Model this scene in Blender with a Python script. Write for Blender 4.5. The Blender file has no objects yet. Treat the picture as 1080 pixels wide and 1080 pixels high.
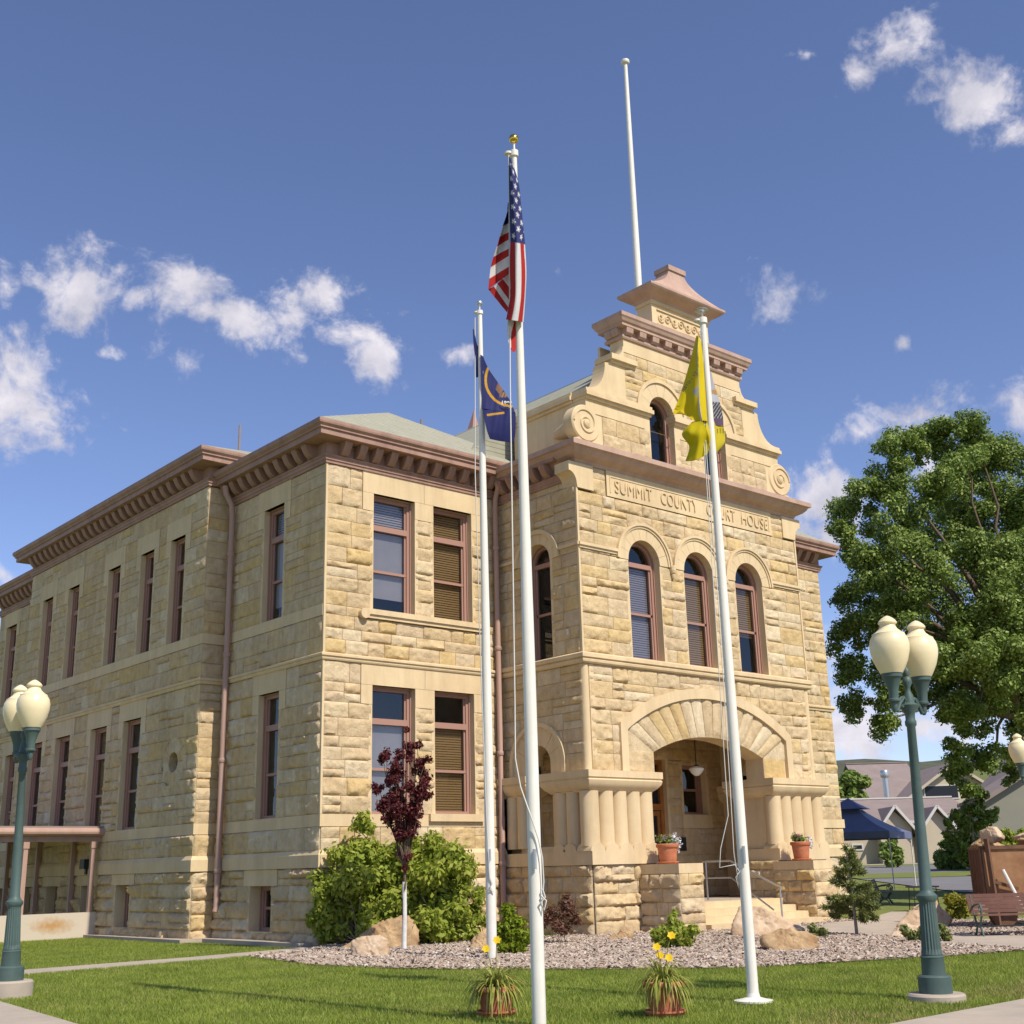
import bpy, math, random
import numpy as np
from mathutils import Vector, Matrix

# ------------------------------------------------------------------ camera
SC = bpy.context.scene
COL = SC.collection
CAM = np.array([-13.808363, -22.056885, 1.358839])
YAW, PITCH, ROLL, FPX = 0.71674168, 0.28466027, -0.02593829, 1289.6156
FWD = np.array([math.sin(YAW)*math.cos(PITCH), math.cos(YAW)*math.cos(PITCH), math.sin(PITCH)])
_r = np.array([math.cos(YAW), -math.sin(YAW), 0.0]); _u = np.cross(_r, FWD)
RGT = math.cos(ROLL)*_r + math.sin(ROLL)*_u
UPV = -math.sin(ROLL)*_r + math.cos(ROLL)*_u
FH = np.array([math.sin(YAW), math.cos(YAW), 0.0]); RH = _r.copy()
cd = bpy.data.cameras.new('camera'); co = bpy.data.objects.new('camera', cd); COL.objects.link(co)
M3 = np.eye(4); M3[:3, 0] = RGT; M3[:3, 1] = UPV; M3[:3, 2] = -FWD; M3[:3, 3] = CAM
co.matrix_world = Matrix(M3.tolist())
cd.sensor_width = 36; cd.lens = 36*FPX/1080; cd.clip_start = 0.1; cd.clip_end = 9000
SC.camera = co

def ray(px, py): return FWD*FPX + RGT*(px-540) + UPV*(540-py)
def at(px, py, dep):
    d = ray(px, py); return CAM + d*(dep/(d@FH))
def gz(px, py, z=0.0):
    d = ray(px, py); return CAM + d*((z-CAM[2])/d[2])

# ------------------------------------------------------------------ sun + sky
SUNV = Vector((0.03, -1.0, 1.14)).normalized()
sl = bpy.data.lights.new('sun', 'SUN'); sl.energy = 4.3; sl.angle = math.radians(0.53); sl.color = (1.0, 0.93, 0.81)
so = bpy.data.objects.new('sun', sl); COL.objects.link(so)
so.rotation_euler = (-SUNV).to_track_quat('-Z', 'Y').to_euler()
SC.view_settings.view_transform = 'Standard'; SC.view_settings.look = 'None'
SC.view_settings.exposure = 0.30; SC.view_settings.gamma = 1.0
W = bpy.data.worlds.new("World"); SC.world = W; W.use_nodes = True
wt = W.node_tree; wn = wt.nodes; wl = wt.links
for n in list(wn): wn.remove(n)
def WN(t, **k):
    n = wn.new(t)
    for a, b in k.items(): setattr(n, a, b)
    return n
w_out = WN('ShaderNodeOutputWorld'); w_bg = WN('ShaderNodeBackground'); w_bg.inputs['Strength'].default_value = 0.120
w_sky = WN('ShaderNodeTexSky'); w_sky.sky_type = 'NISHITA'; w_sky.sun_disc = False
w_sky.sun_elevation = math.asin(SUNV.z); w_sky.sun_rotation = math.pi - 0.03
w_sky.altitude = 1700; w_sky.air_density = 1.0; w_sky.dust_density = 0.6; w_sky.ozone_density = 1.4
w_geo = WN('ShaderNodeTexCoord')
DIR = w_geo.outputs['Generated']
def wmath(op, a, b=None, c=None, clamp=False):
    n = WN('ShaderNodeMath', operation=op); n.use_clamp = clamp
    for i, v in enumerate((a, b, c)):
        if v is None: continue
        if isinstance(v, (int, float)): n.inputs[i].default_value = v
        else: wl.new(v, n.inputs[i])
    return n.outputs[0]
def wdot(v):
    n = WN('ShaderNodeVectorMath', operation='DOT_PRODUCT'); wl.new(DIR, n.inputs[0]); n.inputs[1].default_value = v; return n.outputs['Value']
CLOUDS = [ # px, py, half w, half h, tilt deg, weight
 (88,300,40,46,0,1), (52,305,26,16,0,.55), (205,315,40,32,-15,.9), (160,322,30,16,0,.65), (255,345,64,22,8,.95), (340,318,44,34,20,1), (372,350,50,36,30,1), (392,384,30,24,30,.95), (320,330,34,44,0,.95), (345,300,26,24,0,.9), (225,335,50,24,10,.9),
 (120,370,26,12,-8,.6), (195,386,38,24,20,.58), (14,410,58,54,10,1), (30,440,40,30,30,.9), (6,300,18,40,0,.5), (18,352,26,14,0,.6), (478,374,34,14,0,.55), (577,290,14,12,40,.5),
 (820,314,36,28,20,.72), (948,56,38,30,20,.85), (905,86,20,20,-30,.75), (1030,100,54,36,0,.95), (985,106,40,14,0,.75), (1068,146,34,22,30,.7), (853,65,20,11,0,.58),
 (958,438,60,24,-6,.85), (990,425,30,18,-10,.75), (1074,436,30,26,0,.85), (868,528,36,32,0,1.05), (866,562,42,34,0,.95), (945,360,12,10,-35,.5), (8,592,30,16,0,.7), (990,500,60,30,0,.8),
 (905,770,90,34,0,.95), (985,775,70,30,0,.95), (1060,700,90,50,0,.8), (880,690,40,50,0,.8), (60,360,12,8,0,.3),
 (-200,300,120,60,0,1), (1250,600,150,60,0,1), (-250,620,150,50,0,.9)]
best = None
w_warp = WN('ShaderNodeTexNoise'); w_warp.inputs['Scale'].default_value = 9; w_warp.inputs['Detail'].default_value = 4
wl.new(DIR, w_warp.inputs['Vector'])
w_ws = WN('ShaderNodeVectorMath', operation='SUBTRACT'); wl.new(w_warp.outputs['Color'], w_ws.inputs[0]); w_ws.inputs[1].default_value = (.5, .5, .5)
w_wm = WN('ShaderNodeVectorMath', operation='SCALE'); wl.new(w_ws.outputs[0], w_wm.inputs[0]); w_wm.inputs['Scale'].default_value = 0.05
w_wa = WN('ShaderNodeVectorMath', operation='ADD'); wl.new(DIR, w_wa.inputs[0]); wl.new(w_wm.outputs[0], w_wa.inputs[1])
GENDIR = DIR; DIR = w_wa.outputs[0]
for (px, py, hw, hh, tl, wgt) in CLOUDS:
    c = ray(px, py); c = c/np.linalg.norm(c)
    up = np.array([0, 0, 1.0]); r = np.cross(c, up); r /= np.linalg.norm(r); u = np.cross(r, c)
    t = math.radians(-tl); r2 = math.cos(t)*r + math.sin(t)*u; u2 = -math.sin(t)*r + math.cos(t)*u
    a = wdot(tuple(r2/(1.35*hw/FPX))); b = wdot(tuple(u2/(1.35*hh/FPX))); f = wdot(tuple(c*4))
    q = wmath('SQRT', wmath('ADD', wmath('MULTIPLY', a, a), wmath('MULTIPLY', b, b)))
    v = wmath('MULTIPLY', wmath('MINIMUM', wmath('SUBTRACT', 1.0, q), f), 1.0)
    v = wmath('ADD', v, wgt-1.0)
    best = v if best is None else wmath('MAXIMUM', best, v)
def wnoise(vec, scale, detail, rough):
    n = WN('ShaderNodeTexNoise'); n.inputs['Scale'].default_value = scale; n.inputs['Detail'].default_value = detail; n.inputs['Roughness'].default_value = rough
    wl.new(vec, n.inputs['Vector']); return n.outputs['Fac']
n1 = wnoise(DIR, 26, 12, 0.62)
n2 = wnoise(DIR, 70, 8, 0.6)
dens = wmath('ADD', best, wmath('MULTIPLY', wmath('SUBTRACT', n1, 0.5), 3.1))
dens = wmath('ADD', dens, wmath('MULTIPLY', wmath('SUBTRACT', n2, 0.5), 0.9))
w_mr = WN('ShaderNodeMapRange', interpolation_type='SMOOTHSTEP'); wl.new(dens, w_mr.inputs['Value'])
w_mr.inputs['From Min'].default_value = 0.04; w_mr.inputs['From Max'].default_value = 1.0
w_mr.inputs['To Max'].default_value = 0.97
w_sh = WN('ShaderNodeMapRange'); wl.new(wnoise(DIR, 14, 8, .6), w_sh.inputs['Value']); w_sh.inputs['From Min'].default_value = .36; w_sh.inputs['From Max'].default_value = .6
w_cc = WN('ShaderNodeMix', data_type='RGBA'); wl.new(w_sh.outputs[0], w_cc.inputs['Factor'])
w_cc.inputs[6].default_value = (3.7, 3.7, 4.4, 1); w_cc.inputs[7].default_value = (6.1, 5.8, 6.2, 1)
w_tint = WN('ShaderNodeMix', data_type='RGBA', blend_type='MULTIPLY'); w_tint.inputs['Factor'].default_value = 1.0
wl.new(w_sky.outputs['Color'], w_tint.inputs[6]); w_tint.inputs[7].default_value = (0.99, 0.95, 1.10, 1)
w_mix = WN('ShaderNodeMix', data_type='RGBA'); wl.new(w_mr.outputs[0], w_mix.inputs['Factor'])
wl.new(w_tint.outputs[2], w_mix.inputs[6]); wl.new(w_cc.outputs[2], w_mix.inputs[7])
wl.new(w_mix.outputs[2], w_bg.inputs['Color']); wl.new(w_bg.outputs[0], w_out.inputs['Surface'])

# ------------------------------------------------------------------ materials
def mat(name, base, rough=.8, var=None, vscale=3.0, bump=0.0, bscale=40, island=None, metal=0.0, spec=.3, bdist=.01, detail=6, stain=0.0):
    """base: colour; var: second colour mixed by noise; island: list of colours picked per mesh island"""
    m = bpy.data.materials.new(name); m.use_nodes = True
    nt = m.node_tree; N = nt.nodes; L = nt.links; p = N['Principled BSDF']
    p.inputs['Roughness'].default_value = rough; p.inputs['Metallic'].default_value = metal; p.inputs['Specular IOR Level'].default_value = spec
    tc = N.new('ShaderNodeTexCoord'); src = None
    if island:
        g = N.new('ShaderNodeNewGeometry'); rp = N.new('ShaderNodeValToRGB'); rp.color_ramp.interpolation = 'LINEAR'
        els = rp.color_ramp.elements
        while len(els) < len(island): els.new(0.5)
        for i, c in enumerate(island): els[i].position = i/(len(island)-1); els[i].color = (*c, 1)
        L.new(g.outputs['Random Per Island'], rp.inputs['Fac']); src = rp.outputs['Color']
    if var:
        nz = N.new('ShaderNodeTexNoise'); nz.inputs['Scale'].default_value = vscale; nz.inputs['Detail'].default_value = detail; nz.inputs['Roughness'].default_value = .65
        L.new(tc.outputs['Object'], nz.inputs['Vector'])
        mr = N.new('ShaderNodeMapRange'); mr.inputs['From Min'].default_value = .35; mr.inputs['From Max'].default_value = .68; L.new(nz.outputs['Fac'], mr.inputs['Value'])
        mx = N.new('ShaderNodeMix'); mx.data_type = 'RGBA'; L.new(mr.outputs[0], mx.inputs['Factor'])
        if src: L.new(src, mx.inputs[6]); mx.blend_type = 'MULTIPLY'
        else: mx.inputs[6].default_value = (*base, 1)
        mx.inputs[7].default_value = (*var, 1); src = mx.outputs[2]
    if stain:      # rain streaks and grime: noise stretched down the wall
        mp = N.new('ShaderNodeMapping'); mp.inputs['Scale'].default_value = (2.6, 2.6, .35); L.new(tc.outputs['Object'], mp.inputs[0])
        nz = N.new('ShaderNodeTexNoise'); nz.inputs['Scale'].default_value = 1.0; nz.inputs['Detail'].default_value = 9; nz.inputs['Roughness'].default_value = .7; L.new(mp.outputs[0], nz.inputs['Vector'])
        mr = N.new('ShaderNodeMapRange'); mr.inputs['From Min'].default_value = .42; mr.inputs['From Max'].default_value = .72; mr.inputs['To Max'].default_value = stain; L.new(nz.outputs['Fac'], mr.inputs['Value'])
        mx = N.new('ShaderNodeMix'); mx.data_type = 'RGBA'; mx.blend_type = 'MULTIPLY'; L.new(mr.outputs[0], mx.inputs['Factor'])
        if src: L.new(src, mx.inputs[6])
        else: mx.inputs[6].default_value = (*base, 1)
        mx.inputs[7].default_value = (.45, .42, .40, 1); src = mx.outputs[2]
    if src: L.new(src, p.inputs['Base Color'])
    else: p.inputs['Base Color'].default_value = (*base, 1)
    if bump:
        b = N.new('ShaderNodeTexNoise'); b.inputs['Scale'].default_value = bscale; b.inputs['Detail'].default_value = 8; b.inputs['Roughness'].default_value = .65
        L.new(tc.outputs['Object'], b.inputs['Vector'])
        bn = N.new('ShaderNodeBump'); bn.inputs['Strength'].default_value = bump; bn.inputs['Distance'].default_value = bdist
        L.new(b.outputs['Fac'], bn.inputs['Height']); L.new(bn.outputs[0], p.inputs['Normal'])
    return m
def leafmat(name, cols, trans=.3, rough=.55, patch=False):
    m = mat(name, cols[0], rough, island=cols, spec=.25, var=(.62,.68,.6) if patch else None, vscale=1.1)
    nt = m.node_tree; N = nt.nodes; L = nt.links; p = N['Principled BSDF']; out = N['Material Output']
    tr = N.new('ShaderNodeBsdfTranslucent'); ms = N.new('ShaderNodeMixShader'); ms.inputs[0].default_value = trans
    src = p.inputs['Base Color'].links[0].from_socket
    L.new(src, tr.inputs['Color']); L.new(p.outputs[0], ms.inputs[1]); L.new(tr.outputs[0], ms.inputs[2]); L.new(ms.outputs[0], out.inputs['Surface'])
    return m
MT = {}
STONES = [(.62,.465,.26),(.66,.51,.30),(.61,.47,.285),(.69,.555,.355),(.61,.47,.29),(.64,.49,.29),(.66,.49,.24),(.63,.475,.285),(.71,.59,.40),(.60,.465,.30),(.65,.47,.215)]
MT['stone'] = mat('rock_faced_sandstone', STONES[0], .92, var=(.80,.76,.71), vscale=5, bump=.9, bscale=13, island=STONES, spec=.15, bdist=.03, stain=.38)
MT['dressed'] = mat('dressed_sandstone', (.635,.48,.285), .9, var=(.70,.55,.335), vscale=1.2, stain=.32, bump=.35, bscale=30, spec=.15)
MT['mortar'] = mat('mortar', (.47,.38,.265), .95, spec=.1)
MT['trim'] = mat('painted_brown_trim', (.34,.20,.15), .6, var=(.39,.24,.18), vscale=1.5, stain=.55, bump=.1, bscale=12)
MT['trimlt'] = mat('painted_pink_brown_trim', (.46,.30,.225), .6, var=(.50,.34,.26), vscale=1.5, stain=.45, bump=.1, bscale=12)
MT['frame'] = mat('painted_window_frame', (.36,.205,.155), .5)
MT['pipe'] = mat('painted_pipe', (.43,.275,.215), .5, stain=.4)
MT['blind'] = mat('wood_blind', (.40,.24,.10), .6, island=[(.42,.25,.10),(.48,.29,.12),(.45,.27,.11)])
MT['shade'] = mat('grey_shade', (.50,.46,.49), .7, var=(.44,.41,.45), vscale=2)
MT['dark'] = mat('dark_interior', (.015,.014,.013), .9)
MT['lilac'] = mat('lilac_blind', (.42,.37,.42), .6)
MT['wood'] = mat('varnished_wood', (.36,.15,.04), .4, var=(.26,.10,.03), vscale=6)
MT['shingle'] = None
MT['white'] = mat('white_paint', (.80,.76,.68), .4, var=(.74,.70,.61), vscale=3, stain=.22)
MT['steel'] = mat('brushed_steel', (.55,.55,.55), .35, metal=.8)
MT['gold'] = mat('gold_ball', (.75,.50,.10), .18, metal=1.0)
MT['rope'] = mat('white_rope', (.62,.60,.55), .9)
MT['green'] = mat('painted_green_iron', (.065,.105,.095), .5, var=(.085,.125,.112), vscale=7, stain=.35, bump=.1, bscale=20)
MT['globe'] = mat('cream_globe', (.82,.70,.44), .35, spec=.4, var=(.76,.64,.39), vscale=5, stain=.12)
MT['terra'] = mat('terracotta', (.42,.13,.055), .8, var=(.50,.20,.11), vscale=9, bump=.2)
MT['concrete'] = mat('concrete', (.45,.375,.295), .9, var=(.37,.31,.25), vscale=1.6, bump=.3, bscale=60)
MT['asphalt'] = mat('asphalt', (.20,.19,.19), .9, var=(.16,.155,.155), vscale=.6, bump=.3, bscale=50)
MT['rock'] = mat('boulder', (.50,.35,.19), .9, var=(.27,.15,.07), vscale=3.2, bump=.8, bscale=9, bdist=.04)
MT['rocklt'] = mat('pale_boulder', (.60,.46,.32), .9, var=(.40,.26,.15), vscale=3.4, bump=.7, bscale=9, bdist=.04)
MT['bark'] = mat('bark', (.16,.11,.07), .9, var=(.10,.07,.045), vscale=8, bump=.8, bscale=14, bdist=.03)
MT['whitebark'] = mat('white_wrapped_trunk', (.72,.70,.66), .8, var=(.55,.52,.48), vscale=10)
MT['palebark'] = mat('pale_bark', (.36,.32,.25), .9, var=(.24,.2,.15), vscale=10)
MT['leaf'] = leafmat('broad_leaf', [(.10,.165,.026),(.17,.25,.04),(.37,.44,.13),(.13,.20,.03),(.27,.35,.085)], .28)
MT['lilacleaf'] = leafmat('bush_leaf', [(.22,.29,.03),(.34,.40,.05),(.48,.50,.10),(.25,.33,.035)], .45)
MT['purpleleaf'] = leafmat('purple_leaf', [(.07,.014,.018),(.13,.028,.03),(.20,.045,.04)], .35)
MT['needle'] = leafmat('needle', [(.12,.155,.04),(.19,.215,.06),(.25,.25,.08)], .15)
MT['limeleaf'] = leafmat('lime_leaf', [(.16,.22,.015),(.24,.31,.02),(.29,.34,.03)], .4)
MT['yelleaf'] = leafmat('yellow_green_leaf', [(.24,.24,.03),(.36,.31,.04),(.17,.19,.03)], .4)
MT['drytwig'] = leafmat('dry_purple_leaf', [(.13,.05,.035),(.18,.085,.05),(.10,.05,.03)], .15)
MT['blade'] = leafmat('grass_blade', [(.27,.335,.045),(.34,.415,.065),(.43,.48,.11),(.29,.36,.05)], .45, patch=True)
MT['strap'] = leafmat('daylily_blade', [(.17,.21,.03),(.26,.29,.045),(.36,.36,.08),(.45,.40,.12)], .3)
MT['yellowfl'] = leafmat('yellow_flower', [(.8,.5,.0),(.85,.6,.02)], .3)
MT['whitefl'] = leafmat('white_flower', [(.8,.8,.78),(.72,.7,.75)], .2)
MT['pinkfl'] = leafmat('pink_flower', [(.35,.06,.16),(.22,.10,.38),(.45,.08,.08)], .2)
MT['soil'] = mat('soil', (.05,.035,.025), .95)
MT['chip'] = mat('bark_chip', (.35,.25,.2), .95, island=[(.22,.155,.115),(.40,.31,.235),(.52,.42,.34),(.30,.21,.155),(.45,.36,.28),(.34,.25,.19),(.64,.56,.47),(.28,.22,.18)], spec=.1)
MT['mulch'] = mat('mulch_bed', (.23,.165,.12), .95, var=(.33,.25,.19), vscale=14, bump=.9, bscale=30, bdist=.03)
MT['lawn'] = mat('lawn_ground', (.14,.17,.03), .95, var=(.18,.19,.045), vscale=.9, bump=.6, bscale=30, bdist=.03)
MT['fieldgrass'] = mat('field_grass', (.11,.14,.035), .95, var=(.16,.16,.06), vscale=.05)
MT['hill'] = mat('scrub_hill', (.105,.10,.06), .95, var=(.05,.065,.035), vscale=.03, detail=10)
MT['rust'] = mat('rusty_steel', (.24,.11,.05), .85, var=(.36,.20,.10), vscale=2.2, bump=.4, bscale=12)
MT['rustdk'] = mat('dark_rusty_iron', (.12,.06,.035), .8, var=(.18,.09,.05), vscale=5)
MT['slat'] = mat('brown_slat', (.15,.07,.05), .6, var=(.19,.095,.07), vscale=5)
MT['black'] = mat('black_iron', (.02,.022,.022), .5)
MT['tent'] = mat('navy_canvas', (.12,.14,.235), .6, var=(.15,.17,.27), vscale=2)
MT['cream'] = mat('cream_siding', (.52,.44,.33), .85, var=(.48,.40,.30), vscale=.6)
MT['greyroof'] = mat('brown_grey_shingle', (.235,.185,.17), .9, var=(.28,.22,.20), vscale=1.2)
MT['sage'] = mat('sage_siding', (.25,.24,.19), .85, var=(.22,.21,.17), vscale=.4)
MT['brick'] = mat('red_brick', (.28,.11,.07), .9, var=(.22,.085,.055), vscale=3)
MT['whitetrim'] = mat('white_trim', (.58,.55,.51), .6)
MT['darkwin'] = mat('dark_window', (.02,.022,.028), .35, spec=.25)
MT['copper'] = mat('weathered_red_metal', (.36,.2,.16), .6)
MT['milk'] = mat('milk_glass', (.8,.78,.72), .25)

def glass():
    m = bpy.data.materials.new('window_glass'); m.use_nodes = True
    N = m.node_tree.nodes; L = m.node_tree.links
    for n in list(N): N.remove(n)
    o = N.new('ShaderNodeOutputMaterial'); t = N.new('ShaderNodeBsdfTransparent'); t.inputs[0].default_value = (.78,.8,.8,1)
    g = N.new('ShaderNodeBsdfGlossy'); g.inputs['Roughness'].default_value = .015; g.inputs['Color'].default_value = (.9,.95,1,1)
    fr = N.new('ShaderNodeFresnel'); fr.inputs['IOR'].default_value = 1.6
    mt = N.new('ShaderNodeMath'); mt.operation = 'MULTIPLY_ADD'; mt.inputs[1].default_value = .55; mt.inputs[2].default_value = .03; L.new(fr.outputs[0], mt.inputs[0])
    tc = N.new('ShaderNodeTexCoord'); nz = N.new('ShaderNodeTexNoise'); nz.inputs['Scale'].default_value = 1.3; L.new(tc.outputs['Object'], nz.inputs['Vector'])
    bp = N.new('ShaderNodeBump'); bp.inputs['Strength'].default_value = .06; bp.inputs['Distance'].default_value = .05; L.new(nz.outputs['Fac'], bp.inputs['Height']); L.new(bp.outputs[0], g.inputs['Normal'])
    ms = N.new('ShaderNodeMixShader'); L.new(mt.outputs[0], ms.inputs[0]); L.new(t.outputs[0], ms.inputs[1]); L.new(g.outputs[0], ms.inputs[2]); L.new(ms.outputs[0], o.inputs['Surface'])
    return m
MT['glass'] = glass()
def shingle():
    m = mat('grey_green_shingle', (.30,.29,.22), .95, var=(.36,.35,.27), vscale=4, bump=.3, bscale=20)
    nt = m.node_tree; N = nt.nodes; L = nt.links; p = N['Principled BSDF']
    tc = N.new('ShaderNodeTexCoord'); sx = N.new('ShaderNodeSeparateXYZ'); L.new(tc.outputs['Object'], sx.inputs[0])
    w = N.new('ShaderNodeMath'); w.operation = 'MULTIPLY'; w.inputs[1].default_value = 8.0; L.new(sx.outputs['Z'], w.inputs[0])
    f = N.new('ShaderNodeMath'); f.operation = 'FRACT'; L.new(w.outputs[0], f.inputs[0])
    g = N.new('ShaderNodeMath'); g.operation = 'LESS_THAN'; g.inputs[1].default_value = .16; L.new(f.outputs[0], g.inputs[0])
    src = p.inputs['Base Color'].links[0].from_socket
    mx = N.new('ShaderNodeMix'); mx.data_type = 'RGBA'; mx.blend_type = 'MULTIPLY'; L.new(g.outputs[0], mx.inputs['Factor']); L.new(src, mx.inputs[6]); mx.inputs[7].default_value = (.55,.55,.52,1)
    L.new(mx.outputs[2], p.inputs['Base Color']); return m
MT['shingle'] = shingle()

# ------------------------------------------------------------------ mesh helpers
class MB:
    def __init__(s): s.v = []; s.f = []; s.n = 0
    def add(s, V, F):
        V = np.asarray(V, float).reshape(-1, 3); s.v.append(V)
        s.f.extend([tuple(int(i)+s.n for i in f) for f in F]); s.n += len(V); return s
    def box(s, x0, x1, y0, y1, z0, z1):
        return s.add([(x0,y0,z0),(x1,y0,z0),(x1,y1,z0),(x0,y1,z0),(x0,y0,z1),(x1,y0,z1),(x1,y1,z1),(x0,y1,z1)],
                     [(0,3,2,1),(4,5,6,7),(0,1,5,4),(1,2,6,5),(2,3,7,6),(3,0,4,7)])
    def hexa(s, p): return s.add(p, [(0,3,2,1),(4,5,6,7),(0,1,5,4),(1,2,6,5),(2,3,7,6),(3,0,4,7)])
    def prism(s, poly, a, b, f3):
        """poly: 2D pts; f3(p,q,t) -> 3D ; extruded t from a to b"""
        n = len(poly); V = [f3(p, q, a) for p, q in poly]+[f3(p, q, b) for p, q in poly]
        F = [tuple(range(n-1, -1, -1)), tuple(range(n, 2*n))]+[(i, (i+1) % n, n+(i+1) % n, n+i) for i in range(n)]
        return s.add(V, F)
    def lathe(s, prof, c=(0,0,0), n=24, flute=0, fz=None):
        V = []; F = []
        for k, (r, z) in enumerate(prof):
            for i in range(n):
                a = 2*math.pi*i/n; rr = r
                if flute and fz and fz[0] <= k <= fz[1]: rr = r*(1-.09*(i % 2))
                V.append((c[0]+rr*math.cos(a), c[1]+rr*math.sin(a), c[2]+z))
        for k in range(len(prof)-1):
            for i in range(n): F.append((k*n+i, k*n+(i+1) % n, (k+1)*n+(i+1) % n, (k+1)*n+i))
        F.append(tuple(range(n-1, -1, -1))); m = (len(prof)-1)*n; F.append(tuple(range(m, m+n)))
        return s.add(V, F)
    def tube(s, pts, r, n=8):
        pts = [np.array(p, float) for p in pts]; rs = r if isinstance(r, (list, tuple)) else [r]*len(pts)
        V = []; F = []; prev = None
        for i, p in enumerate(pts):
            d = pts[min(i+1, len(pts)-1)]-pts[max(i-1, 0)]; d = d/(np.linalg.norm(d)+1e-9)
            if prev is None:
                a = np.cross(d, [0, 0, 1.0] if abs(d[2]) < .9 else [1.0, 0, 0])
            else: a = prev-d*(prev@d)
            a /= np.linalg.norm(a)+1e-9; prev = a; b = np.cross(d, a)
            for k in range(n):
                t = 2*math.pi*k/n; V.append(p+rs[i]*(math.cos(t)*a+math.sin(t)*b))
        for i in range(len(pts)-1):
            for k in range(n): F.append((i*n+k, i*n+(k+1) % n, (i+1)*n+(k+1) % n, (i+1)*n+k))
        F.append(tuple(range(n-1, -1, -1))); m = (len(pts)-1)*n; F.append(tuple(range(m, m+n)))
        return s.add(V, F)
    def bar(s, a, b, w, h):
        a = np.array(a, float); b = np.array(b, float); d = b-a; d /= np.linalg.norm(d)
        r = np.cross(d, [0, 0, 1.0] if abs(d[2]) < .95 else [0, 1.0, 0]); r /= np.linalg.norm(r); u = np.cross(r, d)
        r = r*w/2; u = u*h/2
        return s.hexa([a-r-u, a+r-u, b+r-u, b-r-u, a-r+u, a+r+u, b+r+u, b-r+u])
    def sheet(s, poly, z):
        return s.add([(p[0], p[1], z if not callable(z) else z(p[0], p[1])) for p in poly], [tuple(range(len(poly)))])
    def build(s, name, m, parent=None, smooth=False, loc=None):
        me = bpy.data.meshes.new(name)
        V = np.concatenate(s.v) if s.v else np.zeros((0, 3))
        nl = np.array([len(f) for f in s.f], np.int32); idx = np.array([i for f in s.f for i in f], np.int32)
        me.vertices.add(len(V)); me.vertices.foreach_set('co', V.astype(np.float32).ravel())
        me.loops.add(len(idx)); me.loops.foreach_set('vertex_index', idx)
        me.polygons.add(len(nl)); st = np.concatenate([[0], np.cumsum(nl)[:-1]]).astype(np.int32) if len(nl) else nl
        me.polygons.foreach_set('loop_start', st)
        me.update(calc_edges=True); me.validate()
        me.polygons.foreach_set('use_smooth', np.full(len(nl), bool(smooth)))
        if smooth:
            try: me.set_sharp_from_angle(angle=math.radians(smooth if smooth > 1 else 40))
            except Exception: pass
        me.materials.append(MT[m] if isinstance(m, str) else m)
        o = bpy.data.objects.new(name, me); COL.objects.link(o)
        if parent is not None: o.parent = parent
        if loc is not None: o.location = loc
        return o
def quads(name, V4, m, parent=None, loc=None, nv=4):
    """fast mesh from an (n,nv,3) array of separate polygons"""
    me = bpy.data.meshes.new(name); n = len(V4)
    me.vertices.add(n*nv); me.vertices.foreach_set('co', np.asarray(V4, np.float32).ravel())
    me.loops.add(n*nv); me.loops.foreach_set('vertex_index', np.arange(n*nv, dtype=np.int32))
    me.polygons.add(n); me.polygons.foreach_set('loop_start', np.arange(n, dtype=np.int32)*nv)
    me.update(calc_edges=True)
    me.materials.append(MT[m]); o = bpy.data.objects.new(name, me); COL.objects.link(o)
    if parent is not None: o.parent = parent
    if loc is not None: o.location = loc
    return o
def tag(o, label=None, cat=None, group=None, kind=None):
    if label: o['label'] = label
    if cat: o['category'] = cat
    if group: o['group'] = group
    if kind: o['kind'] = kind
    return o
def thing(name, loc, label, cat, group=None, rz=0):
    o = bpy.data.objects.new(name, None); COL.objects.link(o); o.location = tuple(loc); o.rotation_euler = (0, 0, rz); o.empty_display_size = .2
    return tag(o, label, cat, group)
def text_mesh(name, body, size, m, parent, matrix, extrude=.01, offset=0.0, spacing=1.0, align='LEFT'):
    cu = bpy.data.curves.new(name, 'FONT'); cu.body = body; cu.size = size; cu.extrude = extrude; cu.offset = offset; cu.space_character = spacing; cu.align_x = align; cu.bevel_depth = 0
    t = bpy.data.objects.new(name+'_c', cu); COL.objects.link(t)
    bpy.context.view_layer.update()
    me = bpy.data.meshes.new_from_object(t.evaluated_get(bpy.context.evaluated_depsgraph_get()))
    bpy.data.objects.remove(t); bpy.data.curves.remove(cu)
    me.name = name; me.materials.clear(); me.materials.append(MT[m] if isinstance(m, str) else m); me.transform(matrix)
    o = bpy.data.objects.new(name, me); COL.objects.link(o); o.parent = parent
    return o
RNG = np.random.default_rng(7)
def vnoise(x, y, seed=0):
    xi = np.floor(x).astype(int); yi = np.floor(y).astype(int); fx = x-xi; fy = y-yi
    fx = fx*fx*(3-2*fx); fy = fy*fy*(3-2*fy)
    def h(a, b):
        v = np.sin(a*127.1+b*311.7+seed*74.7)*43758.5453; return v-np.floor(v)
    return (h(xi, yi)*(1-fx)+h(xi+1, yi)*fx)*(1-fy)+(h(xi, yi+1)*(1-fx)+h(xi+1, yi+1)*fx)*fy

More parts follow.
